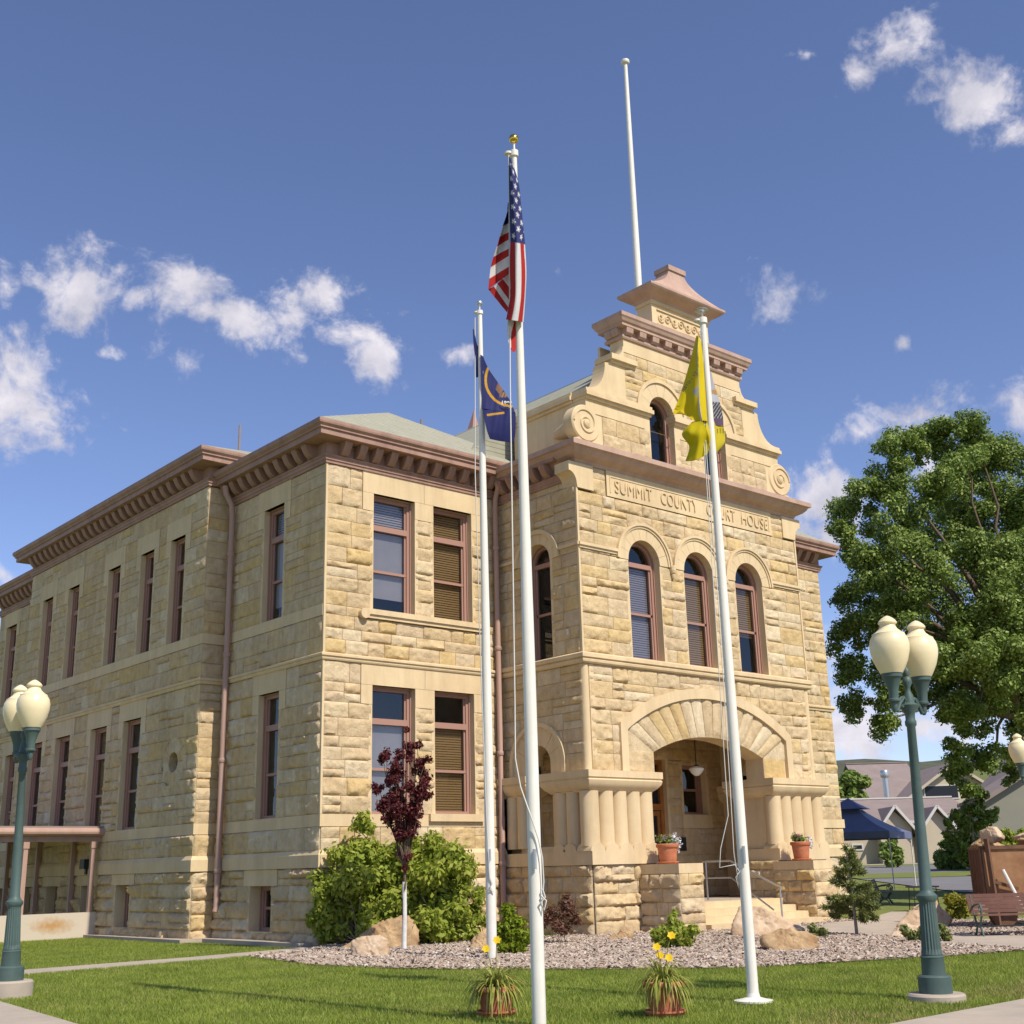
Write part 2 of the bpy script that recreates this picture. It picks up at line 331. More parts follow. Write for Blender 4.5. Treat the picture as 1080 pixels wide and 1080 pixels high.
# frames: world point = O + U*s + Z*z + N*d
class FR:
    def __init__(s, O, U, N): s.O = np.array(O, float); s.U = np.array(U, float); s.N = np.array(N, float)
    def __call__(s, a, z, d=0.0):
        a = np.asarray(a, float); z = np.asarray(z, float); d = np.asarray(d, float)
        P = s.O + a[..., None]*s.U + d[..., None]*s.N; P = P+np.zeros(np.broadcast(a, z, d).shape+(3,)); P[..., 2] += z
        return P
    def flip(s): return np.cross(s.U, [0, 0, 1.0])@s.N < 0   # True when U x Z points inward
def fbox(mb, fr, s0, s1, z0, z1, d0, d1):
    c = [fr(a, z, d) for z in (z0, z1) for a, d in ((s0, d1), (s1, d1), (s1, d0), (s0, d0))]
    if fr.flip(): c = [c[i] for i in (1,0,3,2,5,4,7,6)]
    mb.hexa(c)
def fprism(mb, fr, poly, d0, d1):
    """poly in (s,z), extruded from depth d0 (back) to d1 (front)"""
    p = poly if not fr.flip() else poly[::-1]
    mb.prism(p, d0, d1, lambda a, z, t: tuple(fr(a, z, t)))

def ashlar(bl, mo, fr, s0, s1, z0, z1, holes=(), mask=None, amp=.035, rh=.33, blen=.66, seed=1):
    rg = np.random.default_rng(seed); fl = fr.flip()
    br = {round(z0, 3), round(z1, 3)}
    for (a, b, c, d) in holes:
        if b <= s0 or a >= s1: continue
        for q in (c, d):
            if z0 < q < z1: br.add(round(q, 3))
    br = sorted(br); br2 = [br[0]]
    for q in br[1:]:
        if q-br2[-1] > .06 or q == br[-1]: br2.append(q)
    rows = []
    for za, zb in zip(br2[:-1], br2[1:]):
        n = max(1, round((zb-za)/rh)); w = rg.uniform(.72, 1.32, n); w = np.cumsum(w/w.sum())
        e = [za]+[za+(zb-za)*q for q in w]; rows += list(zip(e[:-1], e[1:]))
    for (ra, rb) in rows:
        zm = (ra+rb)/2; iv = [(s0, s1)]
        for (a, b, c, d) in holes:
            if c-.01 < zm < d+.01:
                nv = []
                for (p, q) in iv:
                    if b <= p or a >= q: nv.append((p, q)); continue
                    if a > p+.03: nv.append((p, a))
                    if b < q-.03: nv.append((b, q))
                iv = nv
        for (p, q) in iv:
            n = max(1, round((q-p)/blen+rg.uniform(-.4, .4)))
            if q-p > .9: n = max(2, n)
            w = rg.uniform(.55, 1.6, n); w = np.cumsum(w/w.sum()); e = [p]+[p+(q-p)*t for t in w]
            for (a, b) in zip(e[:-1], e[1:]):
                parts = [(ra, rb)]
                if rb-ra > .34 and rg.random() < .3: t = rg.uniform(.4, .6); parts = [(ra, ra+(rb-ra)*t), (ra+(rb-ra)*t, rb)]
                for (c, d) in parts: block(bl, mo, fr, fl, a, b, c, d, mask, amp*rg.uniform(.35, 1.35), rg)
def block(bl, mo, fr, fl, a, b, c, d, mask, amp, rg):
    J = .0045; nx = max(5, int((b-a)/.042)); nz = max(5, int((d-c)/.042))
    u = np.linspace(a+J, b-J, nx+1); v = np.linspace(c+J, d-J, nz+1); S, Z = np.meshgrid(u, v)
    e = np.minimum(np.minimum(S-u[0], u[-1]-S), np.minimum(Z-v[0], v[-1]-Z))
    ed = np.clip(e/.04, 0, 1); ed = ed**.55
    un = (S-(a+b)/2)/((b-a)/2); vn = (Z-(c+d)/2)/((d-c)/2)
    h = np.full(S.shape, 1.0)
    for k in range(4):
        th = rg.uniform(0, 2*math.pi); h = np.minimum(h, rg.uniform(.35, 1.0)+rg.uniform(.1, .75)*(math.cos(th)*un+math.sin(th)*vn)+.25)
    sd = rg.integers(0, 1000)
    rgd = 1-np.abs(2*vnoise(S*7+sd, Z*10, sd+7)-1)
    h = np.clip(h, .1, 1.1)+.75*(vnoise(S*8, Z*11, sd)-.5)+.45*(vnoise(S*21, Z*24, sd+3)-.5)-.9*np.clip(rgd-.70, 0, 1)
    D = .004+1.3*amp*ed*np.clip(h, 0.02, 1.5)
    ok = np.ones((nz, nx), bool)
    if mask is not None:
        ok = mask((S[:-1, :-1]+S[1:, 1:])/2, (Z[:-1, :-1]+Z[1:, 1:])/2)
        if not ok.any(): return
    P = fr(S, Z, D).reshape(-1, 3); W_ = nx+1; F = []
    for j in range(nz):
        for i in range(nx):
            if ok[j, i]:
                q = (j*W_+i, j*W_+i+1, (j+1)*W_+i+1, (j+1)*W_+i); F.append(q[::-1] if fl else q)
    rim = [j for j in range(nx)]+[j*W_+nx for j in range(nz)]+[nz*W_+j for j in range(nx, 0, -1)]+[j*W_ for j in range(nz, 0, -1)]
    m = len(P); Sr = S.ravel()[rim]; Zr = Z.ravel()[rim]; P2 = fr(Sr, Zr, np.full(len(rim), -.03)).reshape(-1, 3)
    if ok.all():
        for i in range(len(rim)):
            j = (i+1) % len(rim); q = (rim[j], rim[i], m+i, m+j); F.append(q[::-1] if fl else q)
        bl.add(np.vstack([P, P2]), F)
        q = [fr(x, z, -.012) for x, z in ((a, c), (b, c), (b, d), (a, d))]; mo.add(q, [(3,2,1,0) if fl else (0,1,2,3)])
    else:
        bl.add(P, F); P3 = fr(S, Z, np.full(S.shape, -.012)).reshape(-1, 3)
        mo.add(P3, [f for f in F if max(f) < m])

def sweep(mb, prof, path, closed=False):
    """prof [(d,z)] swept along plan path [(x,y)] walking with the outside on the RIGHT hand"""
    n = len(path); P = [np.array(p, float) for p in path]; V = []; m = len(prof)
    for i in range(n):
        if i == 0: t1 = t2 = P[1]-P[0]
        elif i == n-1: t1 = t2 = P[-1]-P[-2]
        else: t1 = P[i]-P[i-1]; t2 = P[i+1]-P[i]
        t1 = t1/np.linalg.norm(t1); t2 = t2/np.linalg.norm(t2)
        n1 = np.array([t1[1], -t1[0]]); n2 = np.array([t2[1], -t2[0]]); mit = (n1+n2)/(1+n1@n2)
        for (d, z) in prof: q = P[i]+mit*d; V.append((q[0], q[1], z))
    F = []
    for i in range(n-1):
        for k in range(m): k2 = (k+1) % m; F.append((i*m+k, i*m+k2, (i+1)*m+k2, (i+1)*m+k))
    F.append(tuple(range(m))); F.append(tuple(range((n-1)*m+m-1, (n-1)*m-1, -1)))
    mb.add(V, F)
def arc(c, zs, r, a0=180, a1=0, n=24):
    return [(c+r*math.cos(math.radians(a0+(a1-a0)*i/n)), zs+r*math.sin(math.radians(a0+(a1-a0)*i/n))) for i in range(n+1)]
def ring(mb, fr, c, zs, r0, r1, d0, d1, a0=180, a1=0, nv=9, gap=.35, seg=4):
    for k in range(nv):
        x0 = a0+(a1-a0)*k/nv; x1 = a0+(a1-a0)*(k+1)/nv; g = gap if x1 > x0 else -gap
        if k > 0: x0 += g/2
        if k < nv-1: x1 -= g/2
        o = arc(c, zs, r1, x0, x1, seg); i = arc(c, zs, r0, x0, x1, seg); fprism(mb, fr, (o+i[::-1])[::-1], d0, d1)
def strip_ring(mb, fr, outer, inner, d0, d1):
    n = len(outer); fl = fr.flip()
    V = [fr(p[0], p[1], d1) for p in outer]+[fr(p[0], p[1], d1) for p in inner]+[fr(p[0], p[1], d0) for p in outer]+[fr(p[0], p[1], d0) for p in inner]
    F = []
    for i in range(n-1):
        for q in ((i, i+1, n+i+1, n+i), (2*n+i+1, 2*n+i, 3*n+i, 3*n+i+1), (i+1, i, 2*n+i, 2*n+i+1), (n+i, n+i+1, 3*n+i+1, 3*n+i)): F.append(q[::-1] if not fl else q)
    F += [(0, n, 3*n, 2*n), (n-1, 2*n-1+0, 4*n-1, 3*n-1)]
    mb.add(V, F)

# ================================================================== SETTING: ground
def hgt(x, y):
    dep = (x-CAM[0])*FH[0]+(y-CAM[1])*FH[1]
    h = 0.0 if dep < 40 else .026*(dep-40)
    return min(h, 1.3)
def ground():
    xs = np.concatenate([np.arange(-60, 140, 4.0)]); mb = MB()
    # polar-ish sheet in the (right, forward) frame, reaching the hills
    fs = np.concatenate([np.arange(-40, 160, 3.0), np.array([180, 220, 300, 420, 600, 900, 1400, 2200])])
    rs = np.concatenate([np.array([-2500, -1500, -800, -400, -220]), np.arange(-140, 180, 4.0), np.array([220, 400, 800, 1500, 2500])])
    V = []
    for f in fs:
        for r in rs:
            p = CAM+FH*f+RH*r; z = hgt(p[0], p[1])-.03; V.append((p[0], p[1], z))
    n = len(rs); F = [(i*n+j, i*n+j+1, (i+1)*n+j+1, (i+1)*n+j) for i in range(len(fs)-1) for j in range(n-1)]
    mb.add(V, F); o = mb.build('ground', 'lawn'); tag(o, kind='structure')
ground()
def zpoly(pts, z=0.0): return [tuple(gz(px, py, z)) for px, py in pts]
LAWN_FRONT_EDGE_R = (gz(940, 1080), gz(1080, 1054))
SW_R = [tuple(gz(925, 1086)), tuple(gz(1080, 1054.5))]
def rsheet(name, pts, z, m, thick=.0):
    mb = MB(); P = [(p[0], p[1]) for p in pts]
    if thick:
        n = len(P); mb.add([(p[0], p[1], z) for p in P]+[(p[0], p[1], z-thick) for p in P], [tuple(range(n))]+[(i, n+i, n+(i+1) % n, (i+1) % n) for i in range(n)])
    else: mb.sheet(P, z)
    return tag(mb.build(name, m), kind='structure')
# right-hand pavement in the foreground (towards the street) and the left corner pavement
a = gz(1080, 1054.5); b = gz(945, 1080); d = (b-a)/np.linalg.norm(b-a); nrm = np.array([d[1], -d[0], 0])
if nrm@(CAM-a) < 0: nrm = -nrm
PVR = [a-d*14, b+d*1.6, b+d*1.6+nrm*5, a-d*14+nrm*5]
rsheet('pavement', PVR, .012, 'concrete', .1)
a2 = gz(0, 1057); b2 = gz(78, 1080); d2 = (b2-a2)/np.linalg.norm(b2-a2); n2_ = np.array([d2[1], -d2[0], 0])
if n2_@(CAM-a2) < 0: n2_ = -n2_
PVL = [a2-d2*7, b2+d2*2.3, b2+d2*2.3+n2_*2, a2-d2*7+n2_*2]
rsheet('pavement', PVL, .012, 'concrete', .1)
WALK = [(-12.0,1.15), (-6.1,-.95), (-3.2,-.72), (-1.2,-.35), (.2,.0), (.2,-.5), (-1.1,-1.1), (-3.2,-1.45), (-6.3,-1.85), (-12.0,.2)]
rsheet('footpath', WALK, .010, 'concrete', .06)
BED = zpoly([(262,1009),(330,1018),(400,1021),(470,1022.5),(540,1022.5),(620,1022.5),(700,1022),(800,1020.5),(900,1014),(1000,1008.5),(1080,1002.5),(1180,996)])
BED = [(p[0], p[1]) for p in BED]+[(18.0,-9.0),(13,-7.2),(12.4,-2.9),(12.2,-2.0),(4.0,-2.2),(4.9,.1),(.3,.1),(-.3,-.55),(-1.2,-1.15),(-2.3,-1.35)]
rsheet('mulch_bed', BED, .008, 'mulch')
PATH2 = [tuple(gz(*q)) for q in [(1200,1010),(1080,1001.5),(1000,996.5),(940,988),(880,985.5),(858,985)]]
PATH2 = [(p[0], p[1]) for p in PATH2]+[(10.9,-4.3),(11.9,-4.2),(12.0,-4.0)]+[tuple(gz(*q))[:2] for q in [(900,972),(930,965),(941,962),(956,962),(962,970),(975,984),(1000,986.5),(1080,987.5),(1200,990)]]
rsheet('footpath', PATH2, .016, 'concrete')
CURB = [(-.95,9.4),(-.95,4.1),(-.42,4.1),(-.42,.05),(-.1,.05),(-.1,9.4)]
rsheet('kerb_strip', CURB, .07, 'concrete', .1)
# roads behind, constant distance from the viewpoint
def band(name, d0, d1, m, dz, r0=-20, r1=160, n=30):
    mb = MB(); V = []
    for k in range(n+1):
        for dd in (d0, d1):
            p = CAM+FH*dd+RH*(r0+(r1-r0)*k/n); V.append((p[0], p[1], hgt(p[0], p[1])+dz))
    mb.add(V, [(2*k, 2*k+2, 2*k+3, 2*k+1) for k in range(n)]); return tag(mb.build(name, m), kind='structure')
band('road', 46.5, 60.5, 'asphalt', .004, r0=16)
band('grass_verge', 60.5, 66.5, 'lawn', .02, r0=16)
band('road', 66.5, 79, 'asphalt', .006, r0=16)
band('pavement', 79, 80.5, 'concrete', .09, r0=16)

def hill(name, pts, dep, base, m, depth, z0, seed):
    """pts: ridge as pixels, given its real distance; a rounded ridge with its own near and far slope"""
    px = np.array([p[0] for p in pts], float); py = np.array([p[1] for p in pts], float)
    xs = np.linspace(px[0], px[-1], 160); ys = np.interp(xs, px, py)
    V = []; K = 14
    for i, (x, y) in enumerate(zip(xs, ys)):
        top = at(x, y, dep)
        for k in range(K+1):
            t = k/K; off = (t-.62)*depth; prof = math.sin(min(1, t/.62)*math.pi/2)**1.1 if t < .62 else math.cos((t-.62)/.38*math.pi/2)
            p = top+FH*off; z = z0+(top[2]-z0)*prof
            z += (vnoise(np.array(p[0]/depth*9), np.array(p[1]/depth*9), seed)-.5)*(top[2]-z0)*.28*(1 if k < 9 else .3)*(prof*(1-prof)*3+.05)
            V.append((p[0], p[1], float(z)))
    F = [(i*(K+1)+k, (i+1)*(K+1)+k, (i+1)*(K+1)+k+1, i*(K+1)+k+1) for i in range(159) for k in range(K)]
    return tag(MB().add(V, F).build(name, m, smooth=60), kind='structure')
hill('hill', [(-400,880),(100,850),(600,812),(850,806),(905,802),(960,805),(1010,800),(1080,799),(1400,800),(1900,840)], 1600, 0, 'hill', 900, 0, 3)
hill('hill', [(700,850),(850,832),(900,824),(950,815),(1000,812),(1100,818),(1400,840)], 700, 0, 'fieldgrass', 380, 0, 9)

# ================================================================== COURTHOUSE
CH = thing('courthouse', (0, 0, 0), 'two storey tan sandstone courthouse with arched entrance porch and stepped gable', 'courthouse')
PX0, PX1, PY, XC = 4.94, 13.10, -2.80, 9.02
XR = 18.15; ML0, ML1, D1 = 4.44, 16.26, .57
ZB, ZW0, ZW1, ZS0, ZS1, ZM0, ZM1 = 0.0, 1.50, 1.84, 2.31, 2.56, 5.74, 5.90
ZU0, ZC = 6.95, 10.13
F_front = FR((0,0,0), (1,0,0), (0,-1,0)); F_left = FR((0,0,0), (0,1,0), (-1,0,0)); F_mid = FR((-D1,0,0), (0,1,0), (-1,0,0))
F_ret = FR((0,ML0,0), (1,0,0), (0,-1,0)); F_porch = FR((0,PY,0), (1,0,0), (0,-1,0)); F_pl = FR((PX0,0,0), (0,1,0), (-1,0,0)); F_pr = FR((PX1,0,0), (0,1,0), (1,0,0))
F_back = FR((0,0,0), (1,0,0), (0,-1,0)); F_right = FR((XR,0,0), (0,1,0), (1,0,0))
ZBASE = -.05

def window_rect(fr, s0, s1, z0, z1, style, trans=.30, rec=.19, fw=.10):
    """a sash window set back in its opening: frame mesh with panes and blind as children"""
    w = MB(); d0 = -rec-.08; d1 = -rec+.02
    def fb(a, b, c, d, e0=d0, e1=d1): fbox(w, fr, a, b, c, d, e0, e1)
    fb(s0, s0+fw, z0, z1); fb(s1-fw, s1, z0, z1); fb(s0+fw, s1-fw, z1-fw, z1); fb(s0+fw, s1-fw, z0, z0+.07)
    zt = z1-(z1-z0)*trans; zm = (z0+zt)/2
    if trans > 0: fb(s0+fw, s1-fw, zt, zt+.13, d0, d1+.012)
    else: zt = z1; zm = (z0+z1)/2
    g = .045; e0 = d0+.01; e1 = d1-.035
    spans = [(z0+.07, zm), (zm, zt)]+([(zt+.13, z1-fw)] if trans > 0 else [])
    fb(s0+fw, s1-fw, zm-.03, zm+.03, e0, e1+.01)
    for (a, b) in spans: fb(s0+fw, s0+fw+g, a, b, e0, e1); fb(s1-fw-g, s1-fw, a, b, e0, e1)
    # moulded inner edge: a thin raised bead round the frame
    fb(s0, s0+.03, z0, z1, d1, d1+.03); fb(s1-.03, s1, z0, z1, d1, d1+.03); fb(s0+.03, s1-.03, z1-.03, z1, d1, d1+.03)
    o = w.build('window', 'frame', CH)
    p = MB(); dp = e0+.03
    for (a, b) in spans: p.add([fr(x, z, dp) for x, z in ((s0+fw, a), (s1-fw, a), (s1-fw, b), (s0+fw, b))], [(3,2,1,0) if fr.flip() else (0,1,2,3)])
    p.build('pane', 'glass', o)
    if trans > 0: spans = [(z0+.07, zt), spans[2]]
    else: spans = [(z0+.07, z1-fw)]
    blinds(fr, s0+fw, s1-fw, spans, style, dp-.07, o)
    return o
def blinds(fr, a, b, spans, style, d, o):
    if style == 'none': return
    bm = MB()
    for si, (c, e) in enumerate(spans):
        st = style if isinstance(style, str) else style[si]
        if st in ('slat', 'lilac', 'halfslat'):
            lo = c if st != 'halfslat' else c+(e-c)*.42
            n = max(3, int((e-lo)/.055))
            for k in range(n):
                z = lo+(e-lo)*(k+.5)/n; P = [fr(x, zz, dd) for x, zz, dd in ((a, z-.025, d+.008), (b, z-.025, d+.008), (b, z+.025, d-.008), (a, z+.025, d-.008))]
                bm.add(P, [(0,1,2,3)])
        elif st == 'shade': bm.add([fr(x, z, d) for x, z in ((a, c), (b, c), (b, e), (a, e))], [(0,1,2,3)])
        elif st == 'highshade': bm.add([fr(x, z, d) for x, z in ((a, c+.28), (b, c+.28), (b, e), (a, e))], [(0,1,2,3)])
    if bm.n:
        st = style if isinstance(style, str) else style[0]
        bm.build('blind', {'slat': 'blind', 'halfslat': 'blind', 'lilac': 'lilac', 'shade': 'shade', 'highshade': 'shade'}.get(st, 'blind'), o)
def window_arch(fr, c, hw, z0, zs, style, rec=.22, fw=.095, mull=True):
    w = MB(); d0 = -rec-.08; d1 = -rec+.02; N_ = 20
    out = [(c-hw, z0)]+arc(c, zs, hw, 180, 0, N_)+[(c+hw, z0)]; inn = [(c-hw+fw, z0)]+arc(c, zs, hw-fw, 180, 0, N_)+[(c+hw-fw, z0)]
    strip_ring(w, fr, out, inn, d0, d1)
    inn2 = [(c-hw+.03, z0)]+arc(c, zs, hw-.03, 180, 0, N_)+[(c+hw-.03, z0)]
    strip_ring(w, fr, out, inn2, d1, d1+.035)
    e0 = d0+.01; e1 = d1-.03
    fbox(w, fr, c-hw+fw, c+hw-fw, z0, z0+.07, d0, d1)
    if mull:
        fbox(w, fr, c-hw+fw, c+hw-fw, zs-.09, zs+.02, d0, d1); zm = (z0+zs)/2-.05; fbox(w, fr, c-hw+fw, c+hw-fw, zm-.03, zm+.03, e0, e1)
        for s in (c-hw+fw, c+hw-fw-.045): fbox(w, fr, s, s+.045, z0+.07, zs-.09, e0, e1)
    o = w.build('window', 'frame', CH)
    poly = ([(c-hw+fw, z0+.05)]+arc(c, zs, hw-fw, 180, 0, N_)+[(c+hw-fw, z0+.05)])[::1 if fr.flip() else -1]; p = MB(); dp = e0+.03
    p.add([fr(x, z, dp) for x, z in poly], [tuple(range(len(poly)))]); p.build('pane', 'glass', o)
    blinds(fr, c-hw+fw, c+hw-fw, [(z0+.07, zs-.1)], style, dp-.07, o)
    return o
def reveal_rect(mb, fr, s0, s1, z0, z1, d0=-.42, t=.09, proud=.014, sill=True):
    fbox(mb, fr, s0-t, s0, z0, z1, d0, proud); fbox(mb, fr, s1, s1+t, z0, z1, d0, proud)
    fbox(mb, fr, s0-t, s1+t, z1, z1+t, d0, proud)
    if sill: fbox(mb, fr, s0-t, s1+t, z0-t, z0, d0, proud)
def back_rect(mb, fr, s0, s1, z0, z1, d=-.75):
    """unlit room behind an opening"""
    fbox(mb, fr, s0-.5, s1+.5, z0-.3, z1+.3, d-.05, d); fbox(mb, fr, s0-.55, s0-.5, z0-.3, z1+.3, d, -.36); fbox(mb, fr, s1+.5, s1+.55, z0-.3, z1+.3, d, -.36)
    fbox(mb, fr, s0-.5, s1+.5, z1+.25, z1+.3, d, -.36); fbox(mb, fr, s0-.5, s1+.5, z0-.3, z0-.25, d, -.36)

dr = MB(); room = MB(); tb = MB()     # dressed stone, dark rooms, mouldings
def lintel(fr, s0, s1, z, ztop, ear_l=True, ear_r=True, ew=.30, eh=.42, joint=None):
    P = .022
    cuts = [s0-ew]+(joint or [])+[s1+ew]
    for a, b in zip(cuts[:-1], cuts[1:]): fbox(dr, fr, a+.004, b-.004, z, ztop, -.1, P)
    if ear_l: fbox(dr, fr, s0-ew+.004, s0-.003, z-eh, z-.006, -.1, P)
    if ear_r: fbox(dr, fr, s1+.003, s1+ew-.004, z-eh, z-.006, -.1, P)

# ---- left wing, front
bl = MB(); mo = MB()
WF = [(1.25, 2.40), (2.94, 4.08)]; holesF = []
ZLT, ZUT = 5.29, 9.64
for (a, b) in WF: holesF += [(a, b, ZS1, ZLT), (a, b, ZU0, ZUT)]
holesF += [(WF[0][0]-.30, WF[1][1]+.30, ZLT, ZM0), (WF[0][0]-.30, WF[1][1]+.30, ZUT, ZC), (WF[0][0]-.30, WF[0][0], ZLT-.42, ZLT), (WF[1][1], WF[1][1]+.30, ZLT-.42, ZLT), (WF[0][0]-.30, WF[0][0], ZUT-.42, ZUT), (WF[1][1], WF[1][1]+.30, ZUT-.42, ZUT),
           (WF[0][1], WF[1][0], ZLT-.42, ZLT), (WF[0][1], WF[1][0], ZUT-.42, ZUT), (.95, 4.38, 6.74, ZU0)]
BW = []
ashlar(bl, mo, F_front, .02, PX0, ZBASE, ZW0, (), amp=.06, rh=.30, seed=11)
ashlar(bl, mo, F_front, .02, PX0, ZW1, ZS0, (), amp=.035, seed=12)
ashlar(bl, mo, F_front, .02, PX0, ZS1, ZM0, holesF, amp=.035, seed=13)
ashlar(bl, mo, F_front, .02, PX0, ZM1, ZC, holesF, amp=.035, seed=14)
for z0, zt, top in ((ZS1, ZLT, ZM0), (ZU0, ZUT, ZC)):
    lintel(F_front, WF[0][0], WF[1][1], zt, top, joint=[(WF[0][1]+WF[1][0])/2])
    fbox(dr, F_front, WF[0][1]+.003, WF[1][0]-.003, zt-.42, zt-.006, -.1, .020)
    for (a, b) in WF: reveal_rect(dr, F_front, a, b, z0, zt, sill=False); fbox(dr, F_front, a-.09, b+.09, z0-.1, z0, -.42, .012); back_rect(room, F_front, a, b, z0, zt)
# moulded upper sill with round end, and lower sills
fbox(dr, F_front, .98, 4.36, 6.83, 6.95, -.1, .11); fbox(dr, F_front, 1.0, 4.34, 6.75, 6.83, -.1, .07)
dr.prism([(.98+.115*math.cos(t*math.pi/8), 6.83+.115*math.sin(t*math.pi/8)) for t in range(16)], -.14, 0, lambda p, q, t: (p, t, q))
fbox(dr, F_front, 2.75, 4.28, 2.42, 2.58, -.1, .10)
bl.build('wall', 'stone', CH, smooth=55); mo.build('wall', 'mortar', CH)
window_rect(F_front, *WF[0], ZU0, ZUT, ('highshade', 'slat')); window_rect(F_front, *WF[1], ZU0, ZUT, 'slat')
window_rect(F_front, *WF[0], ZS1, ZLT, ('shade', 'none')); window_rect(F_front, *WF[1], ZS1+.02, ZLT, ('slat', 'none'))

# ---- left pavilion side, middle block, far pavilion
def side_walls():
    bl = MB(); mo = MB(); seg = [(F_left, 0.02, ML0, ZC), (F_mid, ML0, ML1, 10.62), (F_left, ML1, 20.7, ZC)]
    pav = [((1.76, 2.66), ZS1, ZLT), ((1.76, 2.66), ZU0, ZUT), ((1.86, 2.79), .23, 1.16)]
    mid = [((c-.40, c+.40), ZU0, ZUT) for c in (5.99, 7.77, 9.86, 12.71, 14.72)]+[((c-.53, c+.53), ZS1, ZLT) for c in (8.10, 10.20, 12.70, 14.78)]+[((c-.42, c+.42), .25, 1.24) for c in (8.06, 10.22, 12.66, 14.6)]
    far = [((18.05, 18.95), ZS1, ZLT), ((19.0, 19.95), ZU0, ZUT), ((18.05, 18.95), .25, 1.2)]
    eye = (5.65, 4.02, .27)
    for i, ((fr, s0, s1, zc), op) in enumerate(zip(seg, (pav, mid, far))):
        H = []
        for (a, b), z0, z1 in op:
            up = z0 > 6; base = z0 < 1
            H.append((a, b, z0, z1))
            if not base:
                ztop = (zc if i != 1 else 10.13) if up else ZM0
                H += [(a-.28, b+.28, z1, ztop), (a-.28, a, z1-.42, z1), (b, b+.28, z1-.42, z1)]
                lintel(fr, a, b, z1, ztop, ew=.28)
            else: H.append((a-.25, b+.25, z1, ZW0)); fbox(dr, fr, a-.24, b+.24, z1, ZW0-.006, -.2, .03)
            reveal_rect(dr, fr, a, b, z0, z1, d0=-.46, sill=True); back_rect(room, fr, a, b, z0, z1, -.8)
        mk = None
        if i == 1:
            mk = lambda S, Z: (S-eye[0])**2+(Z-eye[1])**2 > (.56)**2
        ashlar(bl, mo, fr, s0, s1, ZBASE, ZW0, H, amp=.075, rh=.29, blen=.75, seed=31+i)
        ashlar(bl, mo, fr, s0, s1, ZW1, ZS0, (), amp=.05, rh=.45, blen=.9, seed=41+i)
        ashlar(bl, mo, fr, s0, s1, ZS1, ZM0, H, mask=mk, amp=.045, seed=51+i)
        ashlar(bl, mo, fr, s0, s1, ZM1, 6.70, (), amp=.035, seed=61+i)
        ashlar(bl, mo, fr, s0, s1, ZU0, zc, H, amp=.024, seed=71+i)
        fbox(dr, fr, s0, s1, 6.70, ZU0-.004, -.12, .03)
    # short front-facing return of the middle block
    for z0, z1, am in ((ZBASE, ZW0, .05), (ZW1, ZS0, .03), (ZS1, ZM0, .03), (ZM1, 6.70, .03), (ZU0, 10.6, .025)): ashlar(bl, mo, F_ret, -D1+.01, 0, z0, z1, (), amp=am, seed=int(z0*9)+90)
    fbox(dr, F_ret, -D1, 0, 6.70, ZU0-.004, -.1, .03)
    ring(bl, F_mid, eye[0], eye[1], .24, .58, -.2, .012, 360, 0, nv=10, gap=1.5, seg=3)
    e = MB(); fprism(e, F_mid, arc(eye[0], eye[1], .25, 0, 342, 19), -.30, -.22); e.build('pane', 'darkwin', CH)
    bl.build('wall', 'stone', CH, smooth=55); mo.build('wall', 'mortar', CH)
    for i, (fr, op) in enumerate(((F_left, pav), (F_mid, mid), (F_left, far))):
        for k, ((a, b), z0, z1) in enumerate(op):
            base = z0 < 1
            st = ('highshade', 'slat') if (i == 0 and z0 > 6) else ('none' if i == 0 else ('slat' if k % 3 == 0 else 'none'))
            window_rect(fr, a, b, z0, z1, 'none' if base else st, trans=0 if base else .30, rec=.30 if base else .17)
side_walls()
# bands all round the left part: water table, sill course, string course
LP = [(0, 20.7), (0, ML1), (-D1, ML1), (-D1, ML0), (0, ML0), (0, 0), (PX0, 0)]
sweep(dr, [(-.1, ZW0), (.07, ZW0), (.07, ZW1-.09), (.02, ZW1), (-.1, ZW1)], LP)
sweep(dr, [(-.1, ZS0), (.02, ZS0), (.02, ZS1-.003), (-.1, ZS1-.003)], LP)
sweep(tb, [(-.05, ZM0), (.045, ZM0), (.06, ZM0+.03), (.06, ZM0+.07), (.09, ZM0+.085), (.09, ZM0+.13), (.03, ZM1), (-.05, ZM1)], LP)
# corner bead
for (x, y, z0, z1) in ((0, 0, ZS1, ZM0), (0, 0, ZM1, ZC)): dr.box(x-.022, x+.03, y-.022, y+.03, z0, z1)

